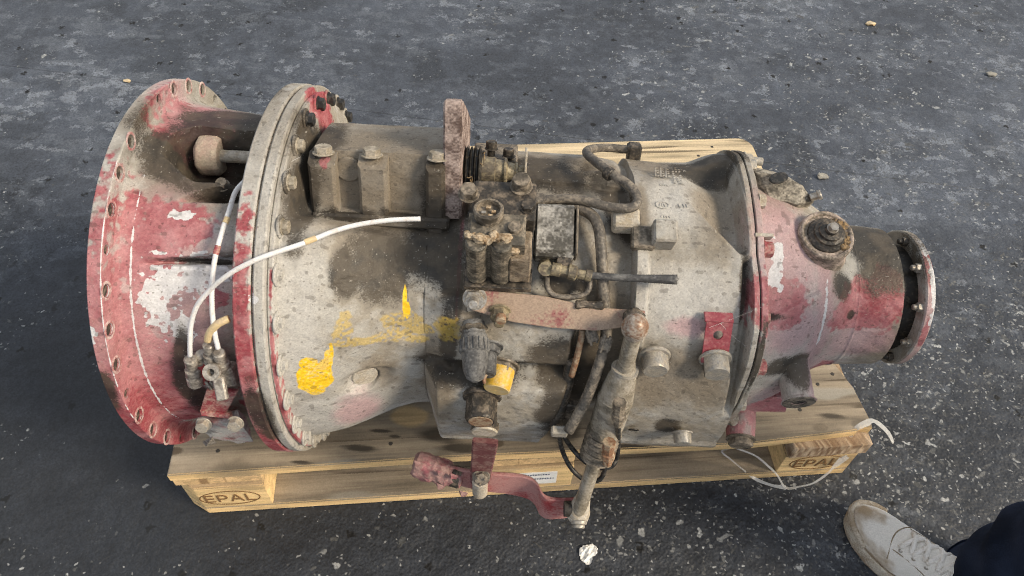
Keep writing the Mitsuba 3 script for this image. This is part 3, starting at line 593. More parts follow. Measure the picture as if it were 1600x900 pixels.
for p in ((0.4611,0.035,0.2229), (0.4849,0.045,0.2167), (0.4771,0.06,0.2081)):
    add(G + 'main_case__bolt', tf(cat([tf(rod(.0052, .022), trimesh.transformations.translation_matrix([0, 0, -.018])), hexhead(.0075, .010)]), loc(0, TC, 0) @ trimesh.transformations.translation_matrix([p[0], -p[1], p[2] - .008])), 'm_dark', 25)
add(G + 'main_case__top_plate', L(.436, .497, -.02, .052, .188, .2055, TC, .002), 'm_grime', 35)

# -- valve block on the near upper side, with crusted open port
V = 80
def RTl(p, a=V): return on(p[0], a, 0) + p[1] * radial(a - 90) + p[2] * radial(a)
blk = hull([(x, y, n) for x in (.4435, .5105) for y in (-.110, -.068) for n in (.185, .268)] + [(x, y, n) for x in (.447, .507) for y in (-.105, -.074) for n in (.272,)])
add(G + 'valve_block', tf(rough(blk, .006, .0009, 70, 6), loc(0, V, 0)), 'm_valve', 35)
for x0 in (.4545, .4835):
    add(G + 'valve_block__column', tf(rough(rod(.0128, .078, .002, 20), .006, .0007, 80, 7), loc(x0, V, .192) @ trimesh.transformations.translation_matrix([0, -.108, 0])), 'm_valve', 40)
add(G + 'valve_block__side_lug', tf(rough(rbox((.493, -.118, .196), (.519, -.075, .248), .002), .005, .0012, 110, 3), loc(0, V, 0)), 'm_sidelug', 35)
add(G + 'valve_block__gasket', L(.4385, .5215, .06, .124, .182, .1915, V, .001), 'm_dark', 30)
pt = lathe([(.0145, -.004), (.0172, -.004), (.0178, .006), (.0165, .0085), (.0142, .0080), (.0135, .001), (0, .000)], 28)
add(G + 'valve_block__port', tf(rough(pt, .004, .0008, 160, 8), loc(.4665, V, .2745) @ trimesh.transformations.translation_matrix([0, -.072, 0]) @ trimesh.transformations.rotation_matrix(-.25, [1, 0, 0])), 'm_grime', 50)
hh = loc(.4665, V, .2775) @ trimesh.transformations.translation_matrix([0, -.072, 0])
for i in range(4):
    add(G + 'valve_block__port_shard', tf(rough(box_c((.006 * math.cos(i * 1.7), .006 * math.sin(i * 1.7), 0), (.006, .004, .004), .0008), .002, .0006, 300, i), hh), 'm_bright' if i == 2 else 'm_crust', 40)
cr = [tf(rough(trimesh.creation.icosphere(2, .0040 + .0028 * ((i * 37) % 10) / 10), .0025, .0042, 230, i), loc(x, V, n) @ trimesh.transformations.translation_matrix([0, -t, 0]) @ np.diag([1.35, 1.1, .75, 1])) for i, (x, t, n) in enumerate(((.449, .104, .2725), (.458, .107, .2735), (.468, .108, .2735), (.479, .106, .2735), (.487, .104, .2725), (.4475, .098, .268), (.474, .102, .276), (.496, .108, .257), (.500, .106, .252)))]
labels[add(G + 'valve_block__crust', cat(cr), 'm_crust', 60)] = {'label': 'crust of oily dirt along the upper rim of the valve block', 'kind': 'stuff'}
add(G + 'valve_block__screw', tf(hexhead(.0085, .010, True), loc(.4975, V, .266) @ trimesh.transformations.translation_matrix([0, -.090, 0])), 'm_grime', 25)
add(G + 'valve_block__bolt', tf(hexhead(.0105, .011), loc(0, V, 0) @ trimesh.transformations.translation_matrix([.4415, -.045, .272])), 'm_grime', 25)
add(G + 'valve_block__flange_plate', L(.446, .522, .015, .070, .236, .262, V, .002), 'm_dark', 30)
add(G + 'valve_block__bolt', tf(hexhead(.0115, .014), loc(0, V, 0) @ trimesh.transformations.translation_matrix([.503, -.022, .262])), 'm_grime', 25)
add(G + 'valve_block__bolt', tf(hexhead(.0085, .006), loc(0, V, 0) @ trimesh.transformations.translation_matrix([.512, -.052, .262])), 'm_dark', 25)

# -- solenoid housing beside it with its brass unions and the cut black tube
S = loc(.548, 66, .196)
sb = hull([(x, y, z) for x in (-.0225, .0225) for y, z in ((-.032, .000), (-.032, .024), (-.026, .031), (.030, .031), (.036, .026), (.036, 0))] + [(x, y, z) for x in (-.0255, .0255) for y, z in ((-.028, .003), (-.028, .022), (.032, .022), (.032, .003))])
labels[add(G + 'solenoid', tf(rough(sb, .005, .0006, 90, 9), S), 'm_chalk', 35)] = {'label': 'squared solenoid housing with chalky worn faces'}
add(G + 'solenoid__shadow_plate', tf(rbox((-.0305, -.052, -.004), (-.0262, .033, .030), .001), S), 'm_black', 30)  # black sheet standing in for the shadow beside the solenoid
add(G + 'solenoid__clamp', tf(rbox((.0255, -.030, .004), (.0285, .034, .033), .0008), S), 'm_grime', 30)
add(G + 'solenoid__union', tf(hexhead(.0105, .016, False), axis((0.5384,-0.1189,0.587), radial(40), 10)), 'm_brass', 25)
add(G + 'solenoid__nut', tf(hexhead(.0095, .013), axis((0.5605,-0.112,0.5917), radial(50), 5)), 'm_dark', 25)
u0, u1 = np.array((0.5459,-0.1285,0.595)), np.array((0.5881,-0.1338,0.5922))
add(G + 'solenoid__brass_fitting', tf(rough(lathe([(0, 0), (.0085, 0), (.0085, .010), (.0068, .012), (.0068, .020), (.0095, .021), (.0095, .030), (.0060, .032), (.0060, .042), (.0075, .043), (.0075, .050), (0, .050)], 16), .004, .0007, 200, 3), axis(u0, u1 - u0)), 'm_brass', 40)
labels[add(G + 'black_tube', tube([(0.5825,-0.1328,0.593), (0.6076,-0.1363,0.5941), (0.6541,-0.1396,0.5979), (0.6985,-0.1423,0.6021)], [.0042, .0046, .0048, .0062], 12), 'm_rubber', True)] = {'label': 'short cut off black rubber tube with an oblique end'}

# -- pipes over the cases
def pipe(key, pts, r, m='m_pipe', sides=12): return add(G + key, tube(pts, r, sides, 12), m, True)
k = pipe('oil_pipe', [(0.5237,-0.0464,0.6257), (0.5415,-0.0414,0.6288), (0.5781,-0.041,0.6309), (0.6141,-0.0528,0.6324), (0.6417,-0.0564,0.6356), (0.6506,-0.0456,0.6402), (0.6417,-0.0251,0.6435), (0.6191,-0.0019,0.6428), (0.6,0.0267,0.6372), (0.5909,0.0548,0.6257), (0.5975,0.0868,0.6057), (0.6249,0.1301,0.5743), (0.6629,0.1296,0.5734)], .0062)
labels[k] = {'label': 'upper bent oil pipe doubling back above the rear case'}
add(G + 'oil_pipe__union', tf(lathe([(0, -.005), (.0095, -.005), (.0095, .011), (.0078, .013), (0, .013)], 6), axis((0.5272,-0.0419,0.6216), radial(80))), 'm_pipe', 20)
add(G + 'oil_pipe__union', tf(rough(box_c((0, 0, 0), (.020, .022, .03), .003), .006, .001, 90, 2), axis((0.6682,0.1268,0.5687), radial(110))), 'm_dark', 30)
add(G + 'oil_pipe__collar', tf(rod(.0088, .010, .001, 16), axis((0.6128,0.0024,0.6418), np.array((0.6231,-0.0077,0.6417)) - np.array((0.6073,0.0096,0.6416)))), 'm_dark', 40)
add(G + 'oil_pipe__saddle', tf(box_c((0, 0, -.006), (.034, .028, .024), .003), loc(*(0.639,74.0316), .206)), 'm_dusty', 30)
k = pipe('breather_pipe', [(0.5591,-0.0371,0.6144), (0.5792,-0.0449,0.6189), (0.5953,-0.0567,0.619), (0.6034,-0.0725,0.6149), (0.607,-0.0957,0.6046), (0.6117,-0.1289,0.5757), (0.6178,-0.1555,0.5446), (0.6197,-0.1793,0.5223), (0.6129,-0.2056,0.5027), (0.5998,-0.2324,0.4601), (0.5806,-0.258,0.4219)], .0073)
labels[k] = {'label': 'long pipe dropping behind the bracket arm down the near side'}
k = pipe('thin_pipe', [(0.5413,-0.1291,0.5806), (0.5417,-0.1408,0.576), (0.5493,-0.1488,0.5699), (0.5663,-0.1498,0.5674), (0.5847,-0.1474,0.5684), (0.5939,-0.1407,0.5734), (0.595,-0.1283,0.5813)], .0036)
labels[k] = {'label': 'thin U shaped pipe under the brass fitting'}
pipe('thin_pipe', [(0.5897,-0.172,0.5305), (0.5889,-0.1801,0.5209), (0.5851,-0.1944,0.4982), (0.5807,-0.2059,0.4733)], .0042, 'm_rust')
pipe('cable_bundle', [(0.5796,-0.1877,0.4878), (0.5767,-0.2052,0.4531), (0.57,-0.225,0.42), (0.5658,-0.2389,0.3959), (0.5688,-0.2494,0.4013)], .0085, 'm_dark')
for p, q in (((0.6013,-0.1826,0.5324), 20), ((0.6176,-0.1949,0.5332), -10)):
    c_ = np.array(p); M = axis(c_, radial(35), q)
    add(G + 'pipe_clip', tf(cat([rbox((-.0075, -.008, -.005), (.0075, .008, .003), .0015), rbox((-.0055, -.012, -.004), (-.002, .012, .004), .001), rbox((.002, -.010, -.004), (.0055, .011, .004), .001)]), M), 'm_pipe', 25)

# -- red bracket arm along the near side
BA = 46
bp = [(0.441,0.0014,0.2165), (0.452,0.0001,0.2165), (0.5381,0.0046,0.2165), (0.6024,0.0159,0.2165), (0.6646,0.0169,0.2165), (0.6625,0.0346,0.2165), (0.6041,0.0447,0.2165), (0.5481,0.0434,0.2165), (0.5,0.0385,0.2165), (0.4476,0.0259,0.2165)]
pb = plate([(p[0], -p[1]) for p in bp][::-1], .006, .0008); pb.apply_translation([0, 0, .2105])
labels[add(G + 'bracket_arm', tf(pb, loc(0, BA, 0)), 'm_reddust', 30)] = {'label': 'flat tapering arm in worn red paint bolted along the near side'}
pe = (0.4405,-0.0004,0.21)
add(G + 'bracket_arm__mount', L(.443, .4545, -.034, .030, .185, .2095, BA, .002), 'm_dusty', 30)
add(G + 'bracket_arm__bolt', tf(cat([hexhead(.0125, .011), tf(rod(.0062, .024), trimesh.transformations.translation_matrix([0, 0, .012]))]), axis((0.4525,-0.1586,0.567), radial(38), 8)), 'm_bright', 25)
add(G + 'bracket_arm__nut', tf(cat([hexhead(.0115, .012), tf(rod(.0065, .012), trimesh.transformations.translation_matrix([0, 0, .011]))]), axis((0.4842,-0.1682,0.5559), radial(2), 8)), 'm_brass', 25)
add(G + 'bracket_arm__stud_end', tf(rod(.0064, .010), axis((0.4862,-0.1811,0.5639), radial(2))), 'm_rust', 30)
add(G + 'bracket_arm__grease', tf(rough(box_c((0, 0, 0), (.036, .010, .006), .002), .003, .0022, 160, 4), loc(0, BA, 0) @ trimesh.transformations.translation_matrix([.595, .006 - np.array((0.5986,0.0185,0.2165))[1], .2175])), 'm_dark', 50)

# -- sensor plug, capped sensor and the big hexagon plugs under the arm
TM = trimesh.transformations.translation_matrix
d1 = unit(np.array((0.4566,-0.2218,0.5252)) - np.array((0.4517,-0.1731,0.5412)))
M = axis((0.4519,-0.1758,0.5408), d1, 0)
add(G + 'sensor_plug', tf(rough(lathe([(0, 0), (.0135, 0), (.0150, .004), (.0150, .016), (.0165, .018), (.0165, .022), (.0175, .0225), (.0178, .040), (.0165, .041), (.0165, .047), (.0158, .049), (.0150, .062), (.0105, .073), (.004, .077), (0, .077)], 28), .004, .0006, 160, 2), M), 'm_rubber', 40)
for i in range(16):
    a = i * math.pi / 8
    add(G + 'sensor_plug__grip_rib', tf(rbox((-.0012, -.0016, .0238), (.0012, .0012, .0392), .0005), M @ trimesh.transformations.rotation_matrix(a, [0, 0, 1]) @ TM([0, .0180, 0])), 'm_rubber', 25)
add(G + 'sensor_plug__collar', tf(lathe([(0, 0), (.0165, 0), (.0180, .002), (.0180, .006), (.0150, .008), (0, .008)], 6), M @ TM([0, 0, .006])), 'm_grime', 20)
M2 = axis((0.4708,-0.1945,0.5173), radial(-12))
add(G + 'sensor_plug__side_union', tf(cat([hexhead(.0165, .009), tf(rough(rod(.0125, .030, .002), .004, .0006, 160), TM([0, 0, .010]))]), M2), 'm_rubber', 35)
add(G + 'sensor_plug__wire_end', tf(tube([(0, 0, .036), (-.002, .001, .044), (-.001, -.002, .050)], [.004, .003, .002], 8), M2), 'm_rust', True)
M = axis((0.4904,-0.2034,0.4916), unit(np.array((0.4837,-0.2333,0.4868)) - np.array((0.4887,-0.2027,0.4934))))
add(G + 'capped_sensor', tf(hexhead(.0185, .012), M), 'm_grime', 25)
labels[add(G + 'capped_sensor__yellow_cap', tf(rough(lathe([(0, .008), (.0175, .008), (.0180, .012), (.0172, .034), (.0166, .0358), (0, .0359)], 36), .004, .0003, 120), M), 'm_cap', 35)] = {'label': 'yellow plastic cap'}
add(G + 'capped_sensor__cap_end', tf(lathe([(0, .0362), (.0025, .0362), (.0025, .0366), (.0155, .0368), (.0160, .0362), (.0160, .035), (0, .035)], 32), M), 'm_capend', 30)
dn = radial(-6)
M = axis(on(.4660, 7.5, .226), dn, 0)
add(G + 'hexagon_plug', tf(cat([rod(.0255, .0075, .0015, 32), tf(hexhead(.0205, .031, False), TM([0, 0, .0075]))]), M), 'm_dark', 25)
add(G + 'hexagon_plug__end_face', tf(rod(.0158, .0012, .0006, 28), M @ TM([0, 0, .0382])), 'm_rust', 30)
se = np.array((0.4708,-0.256,0.402)); M = axis(se - .034 * radial(-8), radial(-8), 8)
add(G + 'lever_shaft', tf(cat([rod(.016, .022, .001, 28), tf(hexhead(.0192, .011, False), TM([0, 0, .020]))]), M), 'm_dark', 25)
add(G + 'lever_shaft__end_face', tf(lathe([(0, 0), (.0175, 0), (.0165, .0028), (0, .0034)], 28), M @ TM([0, 0, .0311])), 'm_dusty', 30)

# -- lever hanging from the shaft, cross bar with crusted sleeve, actuator and its rod
pA, pB = np.array((0.4721,-0.262,0.3866)), np.array((0.465,-0.262,0.2754))
wdir = unit(np.cross(pB - pA, [0, -1, .0]))
add(G + 'lever_arm', sweep([pA + (pA - pB) * .06, pA, (pA + pB) / 2, pB, pB + (pB - pA) * .10, pB + (pB - pA) * .17], wdir, unit([0, -1, .1]), [.034, .035, .032, .029, .026, .014], .008), 'm_redbrown', 30)
add(G + 'lever_arm__pivot_nut', tf(cat([rod(.0128, .005, .001), tf(hexhead(.0100, .008), TM([0, 0, .0045]))] + [tf(box_c((0, 0, 0), (.0028, .0042, .004), .0006), TM([.0062 * math.cos(k * 2.094), .0062 * math.sin(k * 2.094), .0158])) for k in range(3)]), axis(np.array((0.4672,-0.267,0.2969)), radial(38), 20)), 'm_pipe', 25)
add(G + 'lever_arm__pivot_pin', tf(rod(.0115, .046, .002), axis(pB + np.array([0, -.002, -.043]), (0, 0, 1))), 'm_dusty', 30)
zb = .258
def bar(px): return np.array(px)
path = [(0.4072,-0.2486,0.262), (0.4646,-0.2569,0.258), (0.5121,-0.2586,0.256), (0.5369,-0.2625,0.254), (0.5484,-0.2714,0.253), (0.5553,-0.2844,0.252), (0.5657,-0.2903,0.251), (0.5834,-0.2904,0.251), (0.6114,-0.287,0.251)]
path = spline(path, 5)
labels[add(G + 'cross_bar', sweep(path, unit([0, .12, 1]), unit([0, -1, .12]), np.interp(np.linspace(0, 1, len(path)), [0, .3, .62, .8, 1], [.040, .054, .056, .054, .046]), .0075), 'm_barred', 40)] = {'label': 'red S bent flat bar below the lever'}
s0, s1_ = np.array((0.3671,-0.2402,0.272)), np.array((0.4383,-0.258,0.264))
M = axis(s0, s1_ - s0)
ln = np.linalg.norm(s1_ - s0)
labels[add(G + 'cross_bar__sleeve', tf(rough(lathe([(.006, .001), (.0165, 0), (.0195, .004), (.0200, .030), (.0185, .034), (.0180, .052), (.0155, .056), (.0150, ln), (0, ln), (0, .006), (.006, .001)], 26), .0035, .0038, 120, 11), M), 'm_sleeve', 40)] = {'label': 'sleeve caked in flaking red paint and mud at the end of the bar'}
for i, (u, w) in enumerate(((.0, .35), (.036, .5), (.055, .4), (.075, 2.3), (.04, 2.0))):
    a = w; c_ = np.array([.0195 * math.cos(a), .0195 * math.sin(a), u])
    add(G + 'cross_bar__paint_flake', tf(rough(hull(np.array([[0, 0, 0], [.012, .003, .002], [.008, .001, .014], [.001, .004, .012], [.004, .008, .006]]) + c_), .003, .0012, 220, i), M), 'm_sleeve', 50)
add(G + 'cross_bar__dark_collar', tf(rough(lathe([(.0135, 0), (.0160, .002), (.0160, .014), (.0135, .016), (.0135, 0)], 20), .004, .0014, 150, 3), M @ TM([0, 0, ln * .78])), 'm_dark', 40)
j0, j1, j2, j3 = np.array((0.647,-0.2,0.5776)), np.array((0.6444,-0.214,0.5066)), np.array((0.624,-0.262,0.3652)), np.array((0.6083,-0.303,0.2793))
ax_ = unit(j2 - j1); lc = np.linalg.norm(j2 - j1)
M = axis(j1, ax_)
labels[add(G + 'actuator', tf(rough(lathe([(0, -.012), (.011, -.012), (.013, -.004), (.0155, .002), (.0185, .014), (.0222, .040), (.0226, .044), (.0226, lc * .30), (.0233, lc * .305), (.0233, lc * .335), (.0226, lc * .34), (.0226, lc * .60), (.0220, lc * .63), (.0222, lc * .66), (.0228, lc * .70), (.0208, lc * .72), (.0225, lc * .76), (.0205, lc * .80), (.0205, lc * .90), (.0165, lc * .93), (0, lc * .93)], 48), .006, .00025, 70, 12), M), 'm_act', 30)] = {'label': 'slanting dusty clutch actuator cylinder hung from the end of the arm'}
add(G + 'actuator__boot', tf(lathe([(0, lc * .665)] + [q for k in range(6) for q in ((.0215, lc * .67 + .009 * k), (.0238, lc * .67 + .0045 + .009 * k))] + [(.018, lc * .67 + .054), (0, lc * .67 + .054)], 28), M), 'm_grime', 40)
add(G + 'actuator__clamp_ring', tf(lathe([(.0125, 0), (.0175, 0), (.0175, .004), (.0125, .004), (.0125, 0)], 24), M @ TM([0, 0, -.003])), 'm_steel', 30)
add(G + 'actuator__neck', tf(rod(.0105, np.linalg.norm(j1 - j0) - .004), axis(j0, j1 - j0)), 'm_act', 30)
add(G + 'actuator__ball_joint', tf(rough(trimesh.creation.icosphere(3, .0162), .004, .0012, 110, 3), np.array(axis(j0, j1 - j0)) @ np.diag([1, 1, 1.15, 1])), 'm_ball', 50)
add(G + 'actuator__joint_grease', tf(rough(trimesh.creation.icosphere(2, .013), .003, .0035, 180, 5), TM((0.6495,-0.1743,0.5627))), 'm_dark', 60)
add(G + 'actuator__push_rod', tf(rod(.0098, np.linalg.norm(j3 - j2) + .05, .001), axis(j2 - .05 * ax_, j3 - j2 + .0)), 'm_act', 30)
e0 = j3
add(G + 'actuator__rod_end', tf(rough(cat([lathe([(0, -.022), (.0105, -.022), (.014, -.006), (.0165, .002), (.0165, .012), (.012, .018), (0, .019)], 28)]), .004, .0002, 120), axis(e0, unit(j3 - j2))), 'm_dusty', 40)
add(G + 'actuator__rod_end_bolt', tf(cat([rod(.0115, .006), tf(rod(.0085, .005), TM([0, 0, .006]))]), axis(e0 + np.array([0, -.013, -.006]), unit([0, -.85, -.35]))), 'm_steel', 30)
add(G + 'actuator__pivot_stud', tf(rod(.011, .030), axis(e0 + np.array([-.022, .0, .0]), (1, 0, 0))), 'm_dark', 30)
for p, q, m in (((0.6363,-0.258,0.502), (0.6394,-0.266,0.4658), 'm_grime'), ((0.6311,-0.279,0.4388), (0.6331,-0.29,0.4001), 'm_rust')):
    p, q = np.array(p), np.array(q); dd = q - p
    add(G + 'actuator__port', tf(lathe([(0, 0), (.0085, 0), (.0085, .012), (.0072, .013), (.0072, .020), (.0092, .021), (.0092, .030), (.006, .032), (.006, .042), (0, .042)], 8), axis(p, dd)), m, 25)
pipe('hydraulic_hose', [(0.5679,-0.2519,0.4129), (0.5795,-0.2393,0.335), (0.5943,-0.2548,0.31), (0.6142,-0.2667,0.3), (0.6345,-0.269,0.305), (0.6397,-0.265,0.33), (0.6324,-0.291,0.4058)], .0034, 'm_black')
pipe('hydraulic_hose', [(0.5733,-0.2518,0.4098), (0.5881,-0.2387,0.35), (0.6046,-0.2498,0.335), (0.6222,-0.2591,0.328), (0.6407,-0.2621,0.33), (0.651,-0.2591,0.335), (0.6548,-0.2514,0.355), (0.6398,-0.266,0.4626)], .0034, 'm_black')
add(G + 'hydraulic_hose__clamp', tf(rough(box_c((0, 0, 0), (.022, .014, .012), .002), .004, .001, 120), axis((0.5697,-0.2529,0.4114), radial(-5))), 'm_steel', 40)
add(G + 'main_case__bracket', tf(rough(cat([box_c((0, 0, 0), (.034, .030, .012), .002), box_c((-.012, -.02, 0), (.008, .03, .010), .002)]), .006, .003, 90, 9), axis((0.5832,-0.222,0.4161), radial(10))), 'm_dark', 40)

# -- clutch bell fittings: bracket, unions, white hoses
labels[add(G + 'white_hose', tube([(0.1094,-0.2356,0.524), (0.1138,-0.2298,0.5447), (0.1191,-0.2185,0.5687), (0.1293,-0.2086,0.5903), (0.1449,-0.2008,0.6082), (0.1624,-0.1952,0.6238), (0.1808,-0.1891,0.6361), (0.2044,-0.1805,0.6458), (0.2245,-0.1706,0.6484), (0.2565,-0.1495,0.6461), (0.2829,-0.1309,0.6458), (0.3106,-0.1164,0.6446), (0.3476,-0.1067,0.6449), (0.3834,-0.1021,0.6449)], .0030, 12, 10), 'm_hose', True)] = {'label': 'long white plastic hose curving over both flanges to a free end'}
labels[add(G + 'white_hose', tube([(0.1471,-0.233,0.5386), (0.1451,-0.2235,0.5556), (0.1438,-0.2089,0.577), (0.1437,-0.1914,0.5977), (0.1442,-0.1739,0.6122), (0.1461,-0.1549,0.6252), (0.149,-0.1283,0.6358), (0.1514,-0.1025,0.6425), (0.1526,-0.0738,0.6472), (0.1582,-0.0469,0.644)], .0031, 12, 10), 'm_hose', True)] = {'label': 'short white plastic hose rising behind the flange'}
for p, q, m in (((0.2538,-0.1509,0.6464), (0.2657,-0.1432,0.6466), 'm_hoseold'), ((0.1455,-0.1568,0.6238), (0.1474,-0.1474,0.6294), 'm_red'), ((0.1503,-0.1192,0.6386), (0.1521,-0.112,0.6412), 'm_hoseold')):
    p, q = np.array(p), np.array(q); add(G + 'white_hose__tape_band', tf(rod(.0037, np.linalg.norm(q - p), .0003, 14), axis(p, q - p)), m, 30)
labels[add(G + 'yellowed_hose', tube([(0.1341,-0.2255,0.5443), (0.1391,-0.2228,0.5568), (0.1467,-0.2194,0.5657), (0.1547,-0.216,0.5707), (0.1633,-0.2121,0.5726)], .0048, 12, 10), 'm_hoseold', True)] = {'label': 'short yellowed hose stub'}
for (p, q) in (((0.1078,-0.2358,0.5186), (0.1028,-0.2391,0.4767)), ((0.133,-0.2256,0.5377), (0.1307,-0.2307,0.5044)), ((0.146,-0.2331,0.5318), (0.1421,-0.235,0.4916)), ((0.1176,-0.226,0.5161), (0.1158,-0.2265,0.4983))):
    p, q = np.array(p), np.array(q); h_ = np.linalg.norm(q - p) + .008
    add(G + 'hose_union', tf(lathe([(0, 0), (.0062, 0), (.0078, .002), (.0078, h_ * .3), (.0066, h_ * .33), (.0066, h_ * .42), (.0096, h_ * .44), (.0100, h_ * .66), (.0082, h_ * .70), (.0105, h_ * .73), (.0105, h_), (0, h_)], 18), axis(p, q - p)), 'm_fitting', 30)
def poly_plate(key, pts, th, m, label=None, rough_=None):
    """a plate whose outline is given by points in space (near planar)"""
    P = np.array(pts, float); c = P.mean(0); u_, s_, vt = np.linalg.svd(P - c); n_ = vt[2]; n_ = n_ * np.sign(n_ @ np.array([0, -.6, .75]))
    M_ = axis(c, n_); q = (np.linalg.inv(M_) @ np.c_[P, np.ones(len(P))].T)[:2].T
    if trimesh.path.polygons.Polygon(q).exterior.is_ccw is False: q = q[::-1]
    pl_ = plate(q, th, min(.001, th * .2)); pl_.apply_translation([0, 0, -th])
    k_ = add(G + key, tf(rough(pl_, *rough_) if rough_ else pl_, M_), m, 35)
    if label: labels[k_] = {'label': label}
    return k_
poly_plate('valve_bracket', [(0.0937,-0.2386,0.49), (0.0965,-0.2425,0.4602), (0.1214,-0.2408,0.469), (0.1315,-0.2374,0.4973), (0.1205,-0.2356,0.5053)], .016, 'm_redclean', 'small red painted valve block between the two flanges')
add(G + 'valve_bracket__eye', tf(rough(cat([lathe([(.0045, 0), (.0105, 0), (.0115, .003), (.0105, .009), (.0045, .009), (.0045, 0)], 20), box_c((.006, -.022, .003), (.014, .030, .009), .002)]), .004, .0006, 120), axis((0.1371,-0.2462,0.5085), radial(48), 12)), 'm_fitting', 40)
add(G + 'valve_bracket__body', tf(rough(box_c((0, 0, 0), (.030, .028, .022), .003), .005, .0012, 110, 4), axis((0.1428,-0.2365,0.4866), radial(25), 10)), 'm_fitting', 40)
for i in range(3): add(G + 'valve_bracket__spring_tab', tf(box_c((0, 0, 0), (.0035, .014, .004), .0008), axis((0.1199,-0.2444,0.4715), radial(20), 25) @ TM([.006 * i, -.002 * i, 0])), 'm_fitting', 25)
poly_plate('mount_plate', [(0.112,-0.2431,0.4564), (0.0931,-0.2499,0.4127), (0.1271,-0.2519,0.4109), (0.1543,-0.2446,0.4596)], .006, 'm_red', 'dark red plate below the valve block')
poly_plate('mount_plate__ledge', [(0.0953,-0.252,0.4182), (0.0963,-0.2559,0.4116), (0.1354,-0.2579,0.4104), (0.1343,-0.254,0.417)], .010, 'm_red')
cb = hull([(0.0773,-0.2409,0.3798), (0.139,-0.2395,0.4041), (0.1472,-0.2421,0.3888), (0.1398,-0.2415,0.3173), (0.1121,-0.2362,0.3004), (0.0873,-0.2492,0.338), (0.0796,-0.2514,0.3707), (0.1187,-0.2617,0.4072), (0.1497,-0.2615,0.403), (0.084,-0.1992,0.3105), (0.0803,-0.2267,0.3027), (0.1173,-0.225,0.3031)])
labels[add(G + 'slave_bracket', rough(cb, .006, .0018, 80, 8), 'm_slave', 40)] = {'label': 'grey cast bracket with chipped red paint at the foot of the bell housing'}
for p in ((0.0992,-0.2614,0.4013), (0.1485,-0.268,0.4214)):
    add(G + 'slave_bracket__bolt', tf(hexhead(.0088, .009), axis(p, radial(22), 12)), 'm_steel', 25)
add(G + 'slave_bracket__foot', rough(hull([(0.0602,-0.2368,0.3002), (0.0928,-0.2522,0.3479), (0.0808,-0.2377,0.3), (0.0674,-0.2438,0.2986), (0.0657,-0.2365,0.3003), (0.0768,-0.236,0.3004)]), .004, .001, 120), 'm_fitting', 40)

# -- rear case fittings
for p, s_ in (((0.6827,-0.1901,0.5104), 14), ((0.7603,-0.1903,0.5101), 38)):
    add(G + 'rear_case__bolt', tf(cat([rod(.0205, .0045, .001, 28), tf(hexhead(.0172, .021, False), TM([0, 0, .0045]))]), axis(p, radial(-4), s_)), 'm_steel', 25)
tb = trimesh.path.polygons.Polygon([(-.0165, -.030), (.0165, -.030), (.0165, .026), (-.0165, .026)], [[(.0 + .0062 * math.cos(t), .008 + .0062 * math.sin(t)) for t in np.linspace(0, 6.283, 18, endpoint=False)]])
tm = trimesh.creation.extrude_polygon(tb, .003)
MT = loc(*(0.7584,32.3234), .2135)
labels[add(G + 'red_tab', tf(tm, MT), 'm_tab', 25)] = {'label': 'small red bent tab with a round hole'}
add(G + 'red_tab__lip', tf(tf(box_c((0, 0, 0), (.036, .014, .003), .0006), trimesh.transformations.rotation_matrix(-.9, [1, 0, 0])), MT @ TM([-.001, .030, -.002])), 'm_tab', 25)
add(G + 'rear_case__cast_block', tf(rough(box_c((0, 0, .010), (.030, .030, .034), .0025), .006, .0006, 70, 3), loc(*(0.6847,67.6127), .2035)), 'm_case', 30)
add(G + 'rear_case__cast_block', tf(rough(box_c((0, 0, .004), (.030, .030, .014), .0025), .006, .0006, 70, 3), loc(*(0.6606,66.781), .2005)), 'm_grime', 30)
add(G + 'rear_case__bolt', tf(hexhead(.0118, .014), axis((0.7395,-0.2319,0.3878), radial(-18), 15)), 'm_steel', 25)
add(G + 'rear_case__dark_bolt_hole', tf(lathe([(.0052, 0), (.0075, 0), (.0075, .0012), (.0052, .0012), (.0052, 0)], 16), axis((0.6737,-0.23,0.3849), radial(-19))), 'm_dark', 25)
add(G + 'rear_case__bolt_hole_plug', tf(rod(.0052, .0008), axis((0.6737,-0.23,0.3849), radial(-19))), 'm_black', 25)
# raised casting marks, worn past reading
mk = []
for col_, (x0, n_) in enumerate(((1019, 3),)):
    pass
def mark(x, a, w, h, s=0): mk.append(tf(box_c((0, 0, .0004), (w, h, .0016), .0003), loc(x, a, float(np.interp(x, [.654, .70, .76], [.2003, .1971, .199])) + .0002, s)))
x0, a0_ = (0.6849,101.1182); 
for i in range(3):
    mark(x0 + .0072 * i, a0_, .0022, .024, -6)
    for j in range(4): mark(x0 + .0072 * i + .0030, a0_ + 2.6 - 1.7 * j + rng.uniform(-.3, .3), .0036, .0018, rng.uniform(-25, 25))
for i in range(3):
    for j in range(8):
        if rng.random() < .75: mark(x0 + .024 + .0044 * i, a0_ + 4.0 - 1.5 * j, .0030, .0020, rng.uniform(-40, 40))
for j in range(4): mark(x0 + .004 + .003 * j, a0_ - 8.4, .0020, .0042, -20 + 18 * j)
x1_, a1_ = (0.6882,82.0643)
for i in range(14):
    t = i * 2 * math.pi / 14; mark(x1_ + .0085 * math.cos(t), a1_ + 1.5 * math.sin(t), .0036, .0016, math.degrees(t) + 90)
for i in range(3): mark(x1_ - .003 + .003 * i, a1_, .0014, .0052, 15 * (i - 1))
for i, w in enumerate((0, .006, .010)): mark(x1_ + .022 + w, a1_ + .2, .0014, .0058, 12)
for i in range(4): mark(x1_ - .002 + .0035 * i, a1_ - 5.2, .0016, .0034, -25 + 20 * i)
labels[add(G + 'rear_case__casting_mark', cat(mk), 'm_case', 25)] = {'label': 'raised casting marks worn past reading', 'kind': 'stuff'}

